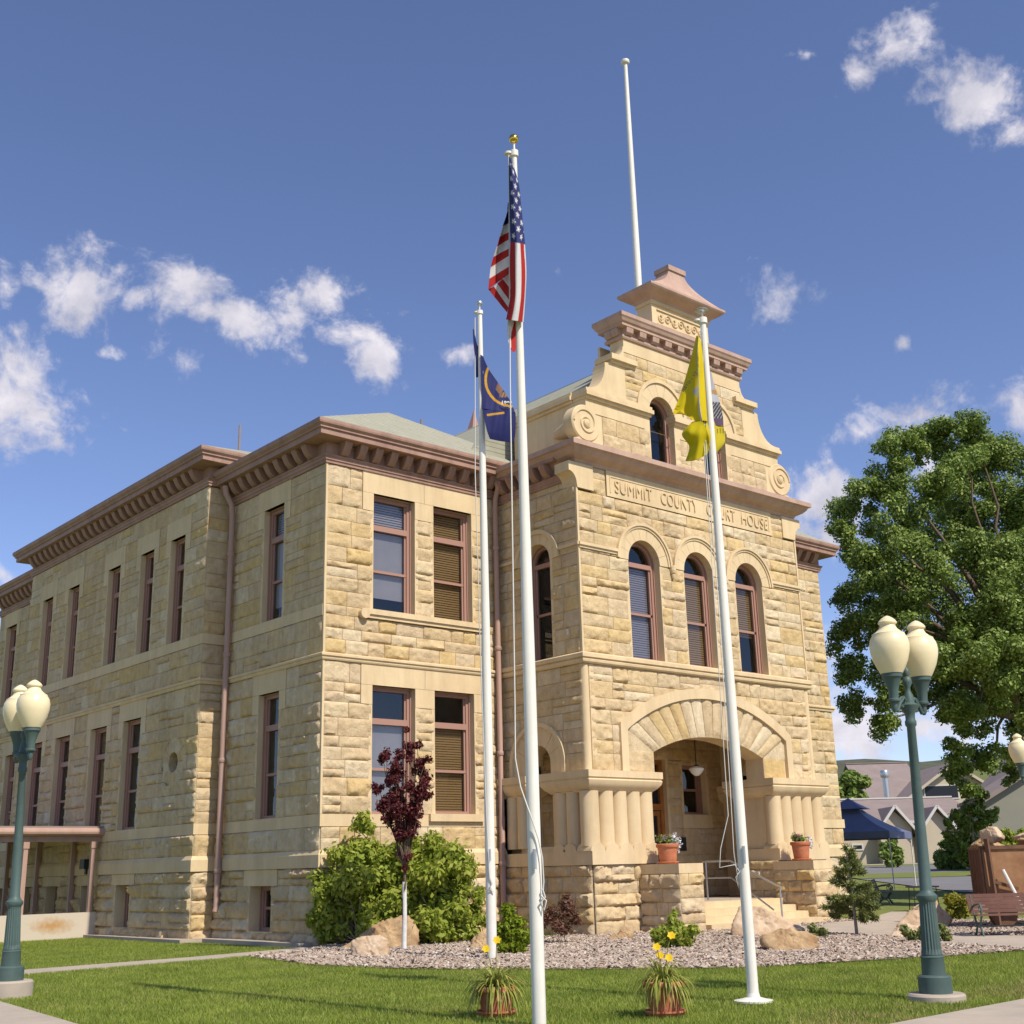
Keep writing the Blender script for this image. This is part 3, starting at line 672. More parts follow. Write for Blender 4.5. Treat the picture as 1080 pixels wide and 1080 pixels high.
# ---- porch block
APC = [7.07, 9.02, 10.97]; AHW, AZ0, AZS, ARO = .54, 5.955, 8.28, .93
PTOP = 10.36
def porch():
    bl = MB(); mo = MB()
    # entrance arch geometry
    hw, zsp, rise = 1.975, 3.85, .42; R = (hw*hw+rise*rise)/(2*rise); zc = zsp+rise-R
    hw2, zsp2, rise2 = 2.96, 4.40, .90; R2 = (hw2*hw2+rise2*rise2)/(2*rise2); zc2 = zsp2+rise2-R2
    ang = math.degrees(math.asin(hw/R)); ang2 = math.degrees(math.asin(hw2/R2))
    def m_ent(S, Z): return ~((np.abs(S-XC) < hw2-.04) & ((Z < zsp2) | ((S-XC)**2+(Z-zc2)**2 < (R2-.05)**2)))
    ashlar(bl, mo, F_porch, PX0+.15, PX1-.15, 3.37, AZ0-.25, [(XC-hw2+.02, XC+hw2-.02, 3.0, zsp2)], mask=m_ent, seed=101)
    # voussoirs of the entrance: radial rough stones between inner arc and label
    rg = np.random.default_rng(5); nv = 15
    angs = np.linspace(-1, 1, nv+1)
    for k in range(nv):
        def pt(t, q):   # t in -1..1 along, q 0 inner..1 outer
            a1 = math.radians(t*ang); a2 = math.radians(t*ang2)
            i = np.array([XC+R*math.sin(a1), zc+R*math.cos(a1)]); o = np.array([XC+(R2-.02)*math.sin(a2), zc2+(R2-.02)*math.cos(a2)]); return i+(o-i)*q
        t0, t1 = angs[k]+.003, angs[k+1]-.003; nx, nz = 8, 14; am = .035*rg.uniform(.6, 1.4)
        S = np.zeros((nz+1, nx+1)); Z = S.copy(); D = S.copy(); sd = int(rg.integers(0, 999)); tilt = rg.uniform(-.5, .5, 2)
        for j in range(nz+1):
            for i in range(nx+1):
                p = pt(t0+(t1-t0)*i/nx, j/nz); S[j, i], Z[j, i] = p
                e = min(i, nx-i)/2.0; e = min(1, min(e, min(j, nz-j)/2.0)); D[j, i] = .004+am*e*(max(.1, .8+tilt[0]*(i/nx-.5)+tilt[1]*(j/nz-.5)))
        D += am*.5*np.clip(D/am, 0, 1)*(vnoise(S*14, Z*14, sd)-.4)
        P = F_porch(S, Z, D).reshape(-1, 3); W_ = nx+1
        bl.add(P, [(j*W_+i, j*W_+i+1, (j+1)*W_+i+1, (j+1)*W_+i) for j in range(nz) for i in range(nx)])
    # springers beside the opening
    for s0, s1 in ((XC-hw2+.16, XC-hw), (XC+hw, XC+hw2-.16)):
        ashlar(bl, mo, F_porch, s0, s1, 3.37, zsp+.02, (), amp=.03, rh=.5, blen=1.2, seed=int(s0*7))
    tri = [[(XC-hw2+.1, zsp), (XC-hw-.0, zsp), (XC-hw2+.1, zsp2+.05)], [(XC+hw, zsp), (XC+hw2-.1, zsp), (XC+hw2-.1, zsp2+.05)]]
    for t in tri: fprism(bl, F_porch, t, -.1, .006)
    # backing and soffit of the arch
    mo2 = MB()
    fprism(dr, F_porch, [(XC-hw2, 3.37), (XC-hw, 3.37), (XC-hw, zsp)]+[(XC+R*math.sin(math.radians(t)), zc+R*math.cos(math.radians(t))) for t in np.linspace(-ang, ang, 25)]+[(XC+hw, 3.37), (XC+hw2, 3.37), (XC+hw2, zsp2)]+[(XC+R2*math.sin(math.radians(t)), zc2+R2*math.cos(math.radians(t))) for t in np.linspace(ang2, -ang2, 25)]+[(XC-hw2, zsp2)], -.55, -.008)
    # label moulding
    out = [(XC-hw2-.12, 3.37), (XC-hw2-.12, zsp2)]+[(XC+(R2+.11)*math.sin(math.radians(t)), zc2+(R2+.11)*math.cos(math.radians(t))) for t in np.linspace(-ang2-.6, ang2+.6, 41)]+[(XC+hw2+.12, zsp2), (XC+hw2+.12, 3.37)]
    inn = [(XC-hw2+.10, 3.37), (XC-hw2+.10, zsp2-.10)]+[(XC+(R2-.13)*math.sin(math.radians(t)), zc2+(R2-.13)*math.cos(math.radians(t))) for t in np.linspace(-ang2+.6, ang2-.6, 41)]+[(XC+hw2-.10, zsp2-.10), (XC+hw2-.10, 3.37)]
    lm = MB(); strip_ring(lm, F_porch, out, inn, -.02, .085)
    for sx in (-1, 1): fprism(dr, F_porch, [(XC+sx*(hw2+.10), zsp2-.10), (XC+sx*(hw2-.09), zsp2-.10), (XC+sx*(hw2-.06), zsp2+.04), (XC+sx*(hw2+.06), zsp2+.05)][::sx], -.03, .081)
    o = lm.build('arch_moulding', 'dressed', CH, smooth=30)
    # upper part with three arched windows
    H = [(c-AHW, c+AHW, AZ0, AZS) for c in APC]
    def m_up(S, Z):
        k = np.ones(S.shape, bool)
        for c in APC: k &= ~(((S-c)**2+(Z-AZS)**2 < (ARO-.05)**2) & (Z >= AZS-.001))
        return k
    HT = [(5.9, 12.14, 9.72, PTOP), (4.9, 5.42, 9.72, PTOP), (12.62, 13.2, 9.72, PTOP)]
    H += [(5.06, APC[0]-ARO+.02, 8.34, 8.47), (APC[2]+ARO-.02, 13.0, 8.34, 8.47)]
    ashlar(bl, mo, F_porch, PX0+.02, PX1-.02, AZ0, PTOP, H+HT, mask=m_up, seed=103)
    for c in APC:
        ring(dr, F_porch, c, AZS, AHW, ARO-.10, -.42, .03, nv=9, gap=.5, seg=5)
        fbox(dr, F_porch, c-AHW-.09, c-AHW, AZ0, AZS, -.42, .012); fbox(dr, F_porch, c+AHW, c+AHW+.09, AZ0, AZS, -.42, .012); fbox(dr, F_porch, c-AHW-.09, c+AHW+.09, AZ0-.1, AZ0, -.42, .0)
        ring(tb, F_porch, c, AZS, ARO-.10, ARO-.045, -.02, .055, nv=1, seg=30); ring(tb, F_porch, c, AZS, ARO-.045, ARO+.012, -.02, .085, nv=1, seg=30)
        back_rect(room, F_porch, c-AHW, c+AHW, AZ0, AZS+AHW)
    for c in (APC[0]+.975, APC[1]+.975): # pendant drops between the arches
        tb.lathe([(.001, -.24), (.03, -.2), (.05, -.14), (.03, -.11), (.07, -.08), (.085, -.02), (.085, .1)], (c, PY-.045, AZS-.05), 12)
    for a, b in ((PX0-.03, APC[0]-ARO), (APC[2]+ARO, PX1+.03)): fbox(tb, F_porch, a, b, 8.40, 8.47, -.05, .085); fbox(tb, F_porch, a+.02, b, 8.34, 8.40, -.05, .05)
    # inscription frieze
    fbox(dr, F_porch, 5.92, 12.12, 9.735, PTOP, -.1, .03)
    fr_ = MB(); fbox(fr_, F_porch, 6.02, 12.02, 10.215, 10.245, .03, .045); fbox(fr_, F_porch, 6.02, 6.05, 9.83, 10.215, .03, .045); fbox(fr_, F_porch, 11.99, 12.02, 9.83, 10.215, .03, .045); fr_.build('inscription_border', 'dressed', CH)
    for k, (wrd, x0, wd) in enumerate((("SUMMIT", 6.18, 1.28), ("COUNTY", 7.78, 1.34), ("COURT", 9.48, 1.12), ("HOUSE", 10.86, 1.08))):
        t = text_mesh('lettering', wrd, .40, 'dressed', CH, Matrix.Identity(4), extrude=.018, offset=0.0, spacing=1.06)
        xs = [v.co.x for v in t.data.vertices]; ys = [v.co.y for v in t.data.vertices]; w0, w1, h0, h1 = min(xs), max(xs), min(ys), max(ys)
        t.data.transform(Matrix(((wd/(w1-w0), 0, 0, x0-w0*wd/(w1-w0)), (0, 0, -1, PY-.042), (0, .31/(h1-h0), 0, 9.86-h0*.31/(h1-h0)), (0, 0, 0, 1))))
    # side walls (left seen, right seen through the porch)
    for fr, sd in ((F_pl, 120), (F_pr, 130)):
        c, chw, czs, cro = -1.22, .42, 3.62, .92; cu, uhw, uzs = -1.40, .44, 8.26
        def mk(S, Z, c=c): return ~(((S-c)**2+(Z-czs)**2 < (cro-.05)**2) & (Z > czs-.001)) & ~((np.abs(S-c) < cro-.05) & (Z <= czs))
        def mk2(S, Z, c=cu): return ~(((S-c)**2+(Z-uzs)**2 < (.80-.05)**2) & (Z > uzs-.001))
        ashlar(bl, mo, fr, PY+.02, 0, 3.37, AZ0-.25, (), mask=mk, seed=sd)
        ashlar(bl, mo, fr, PY+.02, 0, AZ0, PTOP-.1, [(cu-uhw, cu+uhw, AZ0, uzs)], mask=mk2, amp=.03, seed=sd+1)
        ring(dr, fr, c, czs, chw, cro-.08, -.45, .012, nv=7, gap=.7, seg=5)
        for s in (c-cro+.08, c+chw): fbox(dr, fr, s, s+cro-.08-chw, 3.37, czs, -.45, .012)
        ring(tb, fr, c, czs, cro-.09, cro+.01, -.02, .07, nv=1, seg=30)
        for s in (c-cro-.01, c+cro-.09): fbox(tb, fr, s, s+.10, 3.37, czs, -.02, .07)
        ring(dr, fr, cu, uzs, uhw, .68, -.42, .02, nv=7, gap=.6, seg=5); ring(tb, fr, cu, uzs, .68, .78, -.02, .07, nv=1, seg=30)
        fbox(dr, fr, cu-uhw-.08, cu-uhw, AZ0, uzs, -.42, .012); fbox(dr, fr, cu+uhw, cu+uhw+.08, AZ0, uzs, -.42, .012); fbox(dr, fr, cu-uhw-.1, cu+uhw+.1, AZ0-.1, AZ0, -.42, .0)
        fbox(tb, fr, PY-.05, cu-.77, 8.40, 8.47, -.05, .07); fbox(tb, fr, cu+.77, 0, 8.40, 8.47, -.05, .07)
        back_rect(room, fr, cu-uhw, cu+uhw, AZ0, uzs+uhw)
        window_arch(fr, cu, uhw, AZ0, uzs, 'none', rec=.24)
    # inner faces of the porch chamber
    inn_ = FR((0, 0, 0), (1, 0, 0), (0, -1, 0)); fi = FR((0, -.06, 0), (1, 0, 0), (0, -1, 0))
    door = (9.15, 10.42, .58, 4.02); win = (11.06, 12.0, 2.64, 3.92)
    ashlar(bl, mo, fi, PX0+.4, PX1-.4, .58, 4.7, [(door[0], door[1], door[2], door[3]), (win[0], win[1], win[2], win[3]), (win[0]-.1, win[1]+.1, win[2]-.35, win[2])], amp=.02, seed=150)
    fbox(dr, fi, win[0]-.1, win[1]+.1, win[2]-.35, win[2]-.004, -.1, .05); reveal_rect(dr, fi, *win, d0=-.4); back_rect(room, fi, *win); reveal_rect(dr, fi, *door, d0=-.3, sill=False); back_rect(room, fi, *door)
    window_rect(fi, *win, 'none', trans=0, rec=.22)
    o = MB(); dd = FR((0, .1, 0), (1, 0, 0), (0, -1, 0))
    for a, b, c, d in ((door[0], door[0]+.13, .58, 4.02), (door[1]-.13, door[1], .58, 4.02), (door[0]+.13, door[1]-.13, 3.9, 4.02), (door[0]+.13, door[1]-.13, 2.74, 2.90), (9.7, 9.84, .58, 2.74)): fbox(o, dd, a, b, c, d, -.08, .05)
    for a, b in ((9.28, 9.7), (9.84, 10.29)):
        fbox(o, dd, a, b, .60, 1.25, -.05, .0); fbox(o, dd, a, a+.09, 1.25, 2.72, -.05, .0); fbox(o, dd, b-.09, b, 1.25, 2.72, -.05, .0); fbox(o, dd, a+.09, b-.09, 2.60, 2.72, -.05, .0)
    dobj = o.build('door', 'wood', CH)
    p = MB()
    for a, b, c, d in ((9.37, 9.61, 1.25, 2.6), (9.93, 10.2, 1.25, 2.6), (9.28, 10.29, 2.9, 3.9)): fbox(p, dd, a, b, c, d, -.04, -.03)
    p.build('pane', 'darkwin', dobj); h = MB(); fbox(h, dd, 9.86, 9.89, 1.5, 1.75, .0, .05); h.build('handle', 'black', dobj)
    ib = MB(); fbox(ib, fi, 10.78, 11.0, 1.72, 2.06, .02, .06); ib.build('notice_plate', 'black', CH)
    wl_ = MB()
    for fr, sgn in ((F_pl, 1), (F_pr, 1)):
        c, hw_, zt = -1.22, .42, 3.62
        for s0, s1, z0, z1 in ((PY+.5, c-hw_, .5, 4.7), (c+hw_, .0, .5, 4.7), (c-hw_, c+hw_, .5, 1.83)): fbox(wl_, fr, s0, s1, z0, z1, -.46, -.40)
        fprism(wl_, fr, [(c-hw_, 4.7), (c-hw_, zt)]+arc(c, zt, hw_, 180, 0, 12)+[(c+hw_, 4.7)], -.46, -.44)
        fbox(wl_, fr, c-hw_-.25, c-hw_, 1.7, zt, -.41, -.02); fbox(wl_, fr, c+hw_, c+hw_+.25, 1.7, zt, -.41, -.02); fbox(wl_, fr, c-hw_, c+hw_, 1.5, 1.82, -.41, -.0)
    wl_.box(PX0+.3, PX1-.3, PY+.5, .0, 4.7, 4.8)
    wl_.build('porch_lining', 'dressed', CH)
    # porch floor
    fl = MB(); fl.box(PX0+.3, PX1-.3, PY, .0, .30, .565); fl.build('porch_floor', 'concrete', CH)
    # base, columns, capitals: left and right groups, and the inner supports
    for side in (-1, 1):
        mx = (lambda x: x) if side < 0 else (lambda x: 2*XC-x)
        def bx(mb, x0, x1, y0, y1, z0, z1): mb.box(min(mx(x0), mx(x1)), max(mx(x0), mx(x1)), y0, y1, z0, z1)
        frs = F_pl if side < 0 else F_pr
        a, b = sorted((mx(PX0), mx(6.92)))
        ashlar(bl, mo, FR((0, PY-.06, 0), (1, 0, 0), (0, -1, 0)), a, b, ZBASE, 1.42, (), amp=.06, rh=.27, blen=.75, seed=160+side)
        bx(mo, PX0+.03, 6.90, PY-.03, -1.7, ZBASE, 1.41)
        fs_ = FR(frs.O+frs.N*.06, frs.U, frs.N)
        ashlar(bl, mo, fs_, PY-.05, 0, ZBASE, 1.42, (), amp=.07, rh=.27, seed=170+side)
        fj = FR((mx(6.92), 0, 0), (0, 1, 0), (-side, 0, 0)); ashlar(bl, mo, fj, PY-.05, -1.7, ZBASE+.5, 1.42, (), amp=.05, rh=.27, seed=174+side)
        bx(mo, PX0+.02, PX0+.4, -1.7, 0, ZBASE, 1.41)
        # dressed plinth with scalloped tops under each shaft
        pl = MB(); bx(pl, PX0-.10, 6.86, PY-.14, -1.72, 1.42, 1.70); bx(pl, PX0-.10, PX0+.5, -1.72, 0, 1.42, 1.70)
        shafts = [5.02, 5.46, 5.88, 6.30, 6.70]; rad = .205
        for k, x in enumerate(shafts):
            pl.prism([(x-.21, 1.70)]+[(x+.21*math.cos(t), 1.70+.17*math.sin(t)) for t in np.linspace(math.pi, 0, 11)], PY-.139, PY+.3, lambda p, q, t: (mx(p), t, q))
        for y in (-2.68, -2.25, -1.9): pl.prism([(y-.20, 1.70)]+[(y+.20*math.cos(t), 1.70+.17*math.sin(t)) for t in np.linspace(math.pi, 0, 11)], PX0-.099, PX0+.3, lambda p, q, t: (mx(t), p, q))
        pl.build('plinth', 'dressed', CH, smooth=30)
        for k, x in enumerate(shafts):
            c = MB(); c.lathe([(rad*1.03, 1.80), (rad*1.03, 1.88), (rad, 1.93), (rad, 2.88), (rad*1.02, 2.95)], (mx(x), PY+.08, 0), 24); c.build('column', 'dressed', CH, smooth=50)
        for y in (-2.25, -1.88):
            c = MB(); c.lathe([(.19, 1.80), (.185, 2.95)], (mx(PX0+.10), y, 0), 8 if y < -2 else 20); c.build('column', 'dressed', CH, smooth=50)
        for y in (-.62, -.26):
            c = MB(); c.lathe([(.19, 1.80), (.185, 2.95)], (mx(PX0+.10), y, 0), 20); c.build('column', 'dressed', CH, smooth=50)
        co_ = MB(); bx(co_, PX0+.15, 6.80, PY+.15, -1.80, 1.68, 2.96); co_.build('pier_core', 'dressed', CH); co_ = MB(); bx(co_, PX0+.2, PX0+.375, -.75, 0, 1.68, 2.96); co_.build('pier_core', 'dressed', CH)
        prof = [(-.05, 2.93), (.03, 2.93), (.05, 2.96), (.13, 3.02), (.19, 3.10), (.21, 3.17), (.19, 3.20), (.20, 3.215), (.22, 3.23), (.22, 3.375), (-.05, 3.375)]
        cp = MB(); x0, x1 = sorted((mx(PX0), mx(6.82))); y0, y1 = PY-.03, -1.66
        loop = [(x0, y1), (x0, y0), (x1, y0), (x1, y1)]; sweep(cp, prof, [((x0+x1)/2, y1)]+loop+[((x0+x1)/2, y1)]); cp.box(x0, x1, y0, y1, 2.935, 3.372)
        cp.build('capital', 'dressed', CH, smooth=30)
        cp = MB(); x0, x1 = sorted((mx(PX0), mx(PX0+.46))); sweep(cp, prof, [((x0+x1)/2, 0)]+[(x0, 0), (x0, -.78), (x1, -.78), (x1, 0)]+[((x0+x1)/2, 0)]); cp.box(x0, x1, -.78, 0, 2.935, 3.372); cp.build('capital', 'dressed', CH, smooth=30)
        # round corner shaft above the capital
        c = MB(); c.lathe([(.105, 3.375), (.10, 3.45), (.10, AZ0-.26)], (mx(PX0+.075), PY+.075, 0), 20); c.build('corner_shaft', 'dressed', CH, smooth=50)
        fbox(dr, F_porch, *sorted((mx(PX0+.16), mx(PX0+.30))), 3.375, AZ0-.26, -.1, .012)
        # console at the top corner
        kn = MB(); kp = [(PX0+.52, PTOP), (PX0-.26, PTOP), (PX0-.26, 10.13)]+[(PX0-.26+.24*math.sin(t), 9.84+.29*math.cos(t)) for t in np.linspace(.2, math.pi/2, 8)]+[(PX0, 9.76), (PX0+.52, 9.76)]
        kn.prism(kp, PY-.055, PY+.42, lambda p, q, t: (mx(p), t, q)); kn.build('console', 'dressed', CH)
        cb = MB(); cb.box(mx(PX0)-.028, mx(PX0)+.028, PY-.028, PY+.03, AZ0, 9.76); cb.build('corner_bead', 'dressed', CH)
    # string course at sill level
    sweep(tb, [(-.05, AZ0-.25), (.06, AZ0-.25), (.09, AZ0-.22), (.10, AZ0-.17), (.07, AZ0-.14), (.12, AZ0-.12), (.12, AZ0-.04), (.05, AZ0-.002), (-.05, AZ0-.002)], [(PX0, 0), (PX0, PY), (PX1, PY), (PX1, 0)])
    bl.build('wall', 'stone', CH, smooth=55); mo.build('wall', 'mortar', CH)
    for c, st in zip(APC, ('lilac', 'slat', 'halfslat')): window_arch(F_porch, c, AHW, AZ0, AZS, st)
porch()

# ---- right wing: front and side
def right_wing():
    bl = MB(); mo = MB()
    H = [(15.9, 17.1, ZS1, ZLT), (15.9, 17.1, ZU0, ZUT)]
    for z0, z1, am in ((ZBASE, ZW0, .05), (ZW1, ZS0, .035), (ZS1, ZM0, .035), (ZM1, ZC, .035)):
        ashlar(bl, mo, F_front, PX1, XR-.02, z0, z1, (), amp=am, seed=int(z0*7)+200); ashlar(bl, mo, F_right, .02, 20, z0, z1, (), amp=am*.7, blen=1.1, rh=.4, seed=int(z0*7)+220)
    bl.build('wall', 'stone', CH, smooth=55); mo.build('wall', 'mortar', CH)
    RP = [(PX1, 0), (XR, 0), (XR, 20.7)]
    sweep(dr, [(-.1, ZW0), (.07, ZW0), (.07, ZW1-.09), (.02, ZW1), (-.1, ZW1)], RP); sweep(dr, [(-.1, ZS0), (.04, ZS0), (.04, ZS1-.003), (-.1, ZS1-.003)], RP)
    sweep(tb, [(-.05, ZM0), (.045, ZM0), (.06, ZM0+.07), (.09, ZM0+.085), (.09, ZM0+.13), (.03, ZM1), (-.05, ZM1)], RP)
right_wing()
bb = MB(); bb.box(.6, XR-.6, 20.2, 20.7, 0, 10.2); bb.build('wall', 'mortar', CH)

# ---- cornices with brackets
def cornice(path, zb, m='trim', brackets=True, sp=.42, ov=.53, start=.3, close_ends=True, skip=()):
    prof = [(-.06, zb), (.05, zb), (.05, zb+.05), (.075, zb+.07), (.075, zb+.13), (.11, zb+.16), (.11, zb+.185), (.03, zb+.19), (.03, zb+.48), (ov-.10, zb+.50), (ov-.10, zb+.62), (ov-.06, zb+.635), (ov-.06, zb+.67), (ov-.01, zb+.72), (ov, zb+.76), (ov, zb+.82), (-.06, zb+.84)]
    c = MB(); sweep(c, prof, path); o = c.build('cornice', m, CH)
    if brackets:
        bp = [(.03, .49), (.03, .20), (.12, .20), (.18, .23), (.24, .29), (.29, .37), (.33, .45), (.33, .49)]
        bm = MB(); bm.prism(bp, -.095, .095, lambda d, z, t: (t, -d, z)); me = None
        for si, (p, q) in enumerate(zip(path[:-1], path[1:])):
            if si in skip: continue
            p = np.array(p, float); q = np.array(q, float); L = np.linalg.norm(q-p); t = (q-p)/L; n = np.array([t[1], -t[0]])
            if L < .6: continue
            k = int((L-.2)/sp); off = (L-(k-1)*sp)/2 if k > 1 else L/2
            for i in range(k):
                x = p+t*(off+i*sp)
                if me is None: b = bm.build('bracket', MT[m], o); me = b.data
                else: b = bpy.data.objects.new('bracket', me); COL.objects.link(b); b.parent = o
                b.location = (x[0], x[1], zb); b.rotation_euler = (0, 0, math.atan2(n[1], n[0])+math.pi/2)
    return o
cornice([(0, ML0+.3), (0, 0), (PX0, 0)], ZC)
cornice([(.3, ML1), (-D1, ML1), (-D1, ML0), (.35, ML0)], 10.62, skip=(0,))
cornice([(0, 20.7), (0, ML1-.3)], ZC)
cornice([(PX1, 0), (XR, 0), (XR, 6)], ZC, skip=(1,))
cornice([(PX0, .02), (PX0, PY+.43)], 9.98, sp=.40, ov=.375)
cornice([(PX1, PY+.43), (PX1, .02)], 9.98, sp=.40, ov=.375)
pc = MB(); sweep(pc, [(-.3, PTOP), (.03, PTOP), (.06, PTOP+.04), (.08, PTOP+.08), (.22, PTOP+.15), (.30, PTOP+.23), (.33, PTOP+.29), (.40, PTOP+.31), (.40, PTOP+.43), (.02, PTOP+.50), (-.3, PTOP+.50)], [(PX0, .9), (PX0, PY), (PX1, PY), (PX1, .9)]); pc.build('cornice', 'trimlt', CH)

# ---- stepped gable
GZ0 = PTOP+.5
def gable():
    bl = MB(); mo = MB(); gd = MB(); gt = MB(); FP = F_porch
    gc = [XC-1.0, XC+1.0]; ghw, gzs, gro, gz0 = .45, 12.26, .90, GZ0+.06
    HB = 3.66        # half width of the main body
    holes = [(c-ghw, c+ghw, gz0, gzs) for c in gc]
    def mk(S, Z):
        k = np.ones(S.shape, bool)
        for c in gc: k &= ~(((S-c)**2+(Z-gzs)**2 < (gro-.05)**2) & (Z >= gzs-.001))
        return k
    LZ0, LZ1 = 12.06, 12.32
    ashlar(bl, mo, FP, XC-HB+.55, XC+HB-.55, GZ0, 11.72, holes, amp=.03, seed=301)
    ashlar(bl, mo, FP, XC-HB+.62, XC+HB-.62, 11.72, 11.73, (), amp=.0, seed=302)
    for a, b in ((XC-HB, gc[0]-ghw), (gc[1]+ghw, XC+HB)): fbox(gd, FP, a, b, 11.73, LZ0, -.5, .012)
    for a, b in ((XC-HB+.02, XC-HB+.55), (XC+HB-.55, XC+HB-.02)): fbox(gd, FP, a, b, GZ0, 11.73, -.5, -.006)
    for a, b in ((gc[0]+ghw, gc[1]-ghw),): fbox(gd, FP, a, b, 11.73, LZ0, -.5, .012)
    # ledge moulding
    for a, b in ((XC-HB-.06, gc[0]-ghw+.06), (gc[1]+ghw-.06, XC+HB+.06), (gc[0]+ghw-.06, gc[1]-ghw+.06)):
        fbox(gt, FP, a+.04, b-.04, LZ0, LZ0+.07, -.4, .07); fbox(gt, FP, a, b, LZ0+.07, LZ0+.17, -.4, .13); fbox(gt, FP, a+.02, b-.02, LZ0+.17, LZ1, -.4, .09)
    # wall above the ledge up to the upper cornice
    WU = 2.25
    ashlar(bl, mo, FP, XC-WU, XC+WU, LZ1, 13.62, [(c-ghw, c+ghw, gz0, gzs) for c in gc], mask=mk, amp=.03, seed=305)
    fbox(gd, FP, XC-WU, XC+WU, 13.63, 14.05, -.45, .012)
    for c in gc:
        ring(gd, FP, c, gzs, ghw, gro-.09, -.4, .03, nv=7, gap=.6, seg=6); ring(gt, FP, c, gzs, gro-.09, gro, -.02, .07, nv=1, seg=30)
        fbox(gd, FP, c-ghw-.2, c-ghw, gz0, 11.73, -.4, .012); fbox(gd, FP, c+ghw, c+ghw+.2, gz0, 11.73, -.4, .012); back_rect(room, FP, c-ghw, c+ghw, gz0, gzs+ghw)
        window_arch(FP, c, ghw, gz0-.02, gzs, 'none', mull=False)
    # body thickness behind the face
    gd.box(XC-HB+.03, XC+HB-.03, PY+.86, PY+1.2, GZ0, LZ0); gd.box(XC-WU+.02, XC+WU-.02, PY+.82, PY+.9, LZ0, 14.05)
    for s in (-1, 1):
        m = lambda x: XC+s*x
        gd.box(min(m(HB-.02), m(HB-.4)), max(m(HB-.02), m(HB-.4)), PY+.004, -.2, GZ0, LZ0)
        for z0, z1, e in ((LZ0, LZ0+.07, .04), (LZ0+.07, LZ0+.17, .11), (LZ0+.17, LZ1, .07)): gt.box(min(m(HB+e), m(HB-.4)), max(m(HB+e), m(HB-.4)), PY+.41, -.2, z0, z1)
        # concave shoulder between ledge and step block
        pts = [(WU, LZ1), (HB-.08, LZ1)]+[(HB-.08-.62*math.sin(t)-.02, LZ1+.05+.80*(1-math.cos(t))) for t in np.linspace(.0, math.pi/2, 12)]+[(HB-.95, 13.2), (WU, 13.2)]
        gd.prism([(m(p), q) for p, q in pts][::s], PY+.40, PY-.012, lambda p, q, t: (p, t, q))
        # step block with moulding
        for z0, z1, e in ((13.2, 13.28, 0), (13.28, 13.42, .08)): gt.box(min(m(WU-.35), m(HB-.93+e)), max(m(WU-.35), m(HB-.93+e)), PY-.06-e, PY+.46, z0, z1)
        pts = [(WU, 13.42), (HB-.98, 13.42)]+[(HB-.98-.40*math.sin(t), 13.42+.34*(1-math.cos(t))) for t in np.linspace(.1, math.pi/2, 8)]+[(WU, 13.78)]
        gd.prism([(m(p), q) for p, q in pts][::s], PY+.40, PY-.012, lambda p, q, t: (p, t, q))
        # volute at the foot of the gable
        vc = (m(HB+.02), 11.42); v = MB()
        v.lathe([(.43, 0), (.46, .02), (.46, .30), (.43, .33)], (0, 0, 0), 36)
        sp = [(r*math.cos(a), r*math.sin(a)) for a, r in ((t, .40*math.exp(-.13*t)) for t in np.linspace(0, 4.6*math.pi, 70))]
        v.tube([(p, q, .335) for p, q in sp], [.028]*70, 6)
        v.lathe([(.10, .33), (.09, .37), (.03, .39)], (0, 0, 0), 16)
        v.lathe([(.10, -.75), (.20, -.35), (.30, 0)], (0, 0, 0), 20)
        R_ = np.array([[1, 0, 0], [0, 0, -1], [0, 1, 0]], float)
        for arr in v.v: arr[:] = (arr*np.array([s, 1, 1]))@R_.T+np.array([vc[0], PY+.30, vc[1]])
        v.build('volute', 'dressed', CH, smooth=40)
        ft = MB(); ft.prism([(m(p), q) for p, q in [(HB-.1, GZ0), (HB+.62, GZ0), (HB+.45, GZ0+.12), (HB+.1, GZ0+.22), (HB-.1, GZ0+.25)]][::s], PY+.30, PY-.01, lambda p, q, t: (p, t, q)); ft.build('volute_foot', 'dressed', CH)
    bl.build('wall', 'stone', CH, smooth=55); mo.build('wall', 'mortar', CH); gd.build('gable', 'dressed', CH); gt.build('gable_moulding', 'dressed', CH)
    # upper cornice with dentil blocks
    c = MB(); x0, x1, y0, y1 = XC-WU, XC+WU, PY, PY+.50; zb = 13.98
    prof = [(-.05, zb), (.05, zb), (.07, zb+.04), (.07, zb+.09), (.02, zb+.095), (.02, zb+.27), (.18, zb+.29), (.18, zb+.36), (.22, zb+.39), (.25, zb+.46), (.28, zb+.50), (.28, zb+.60), (-.05, zb+.66)]
    sweep(c, prof, [((x0+x1)/2, y1), (x0, y1), (x0, y0), (x1, y0), (x1, y1), ((x0+x1)/2, y1)]); c.box(x0, x1, y0, y1, zb+.01, zb+.64); o = c.build('cornice', 'trimlt', CH)
    b0 = MB(); b0.prism([(.02, .28), (.02, .10), (.10, .10), (.15, .15), (.17, .28)], -.12, .12, lambda d, z, t: (t, -d, z)); me = None
    for i in range(10):
        x = x0+.12+i*(x1-x0-.24)/9
        if me is None: b = b0.build('bracket', 'trimlt', o); me = b.data
        else: b = bpy.data.objects.new('bracket', me); COL.objects.link(b); b.parent = o
        b.location = (x, y0, zb)
    for y in (y0+.15, y0+.36):
        for x, r in ((x0, -math.pi/2), (x1, math.pi/2)):
            b = bpy.data.objects.new('bracket', me); COL.objects.link(b); b.parent = o; b.location = (x, y, zb); b.rotation_euler = (0, 0, r)
    # pedestal with carved panel
    p = MB(); p.box(XC-1.10, XC+1.10, PY-.0, PY+.5, 14.6, 15.42); p.box(XC-1.14, XC+1.14, PY-.04, PY+.54, 15.30, 15.40); p.build('gable_pedestal', 'dressed', CH)
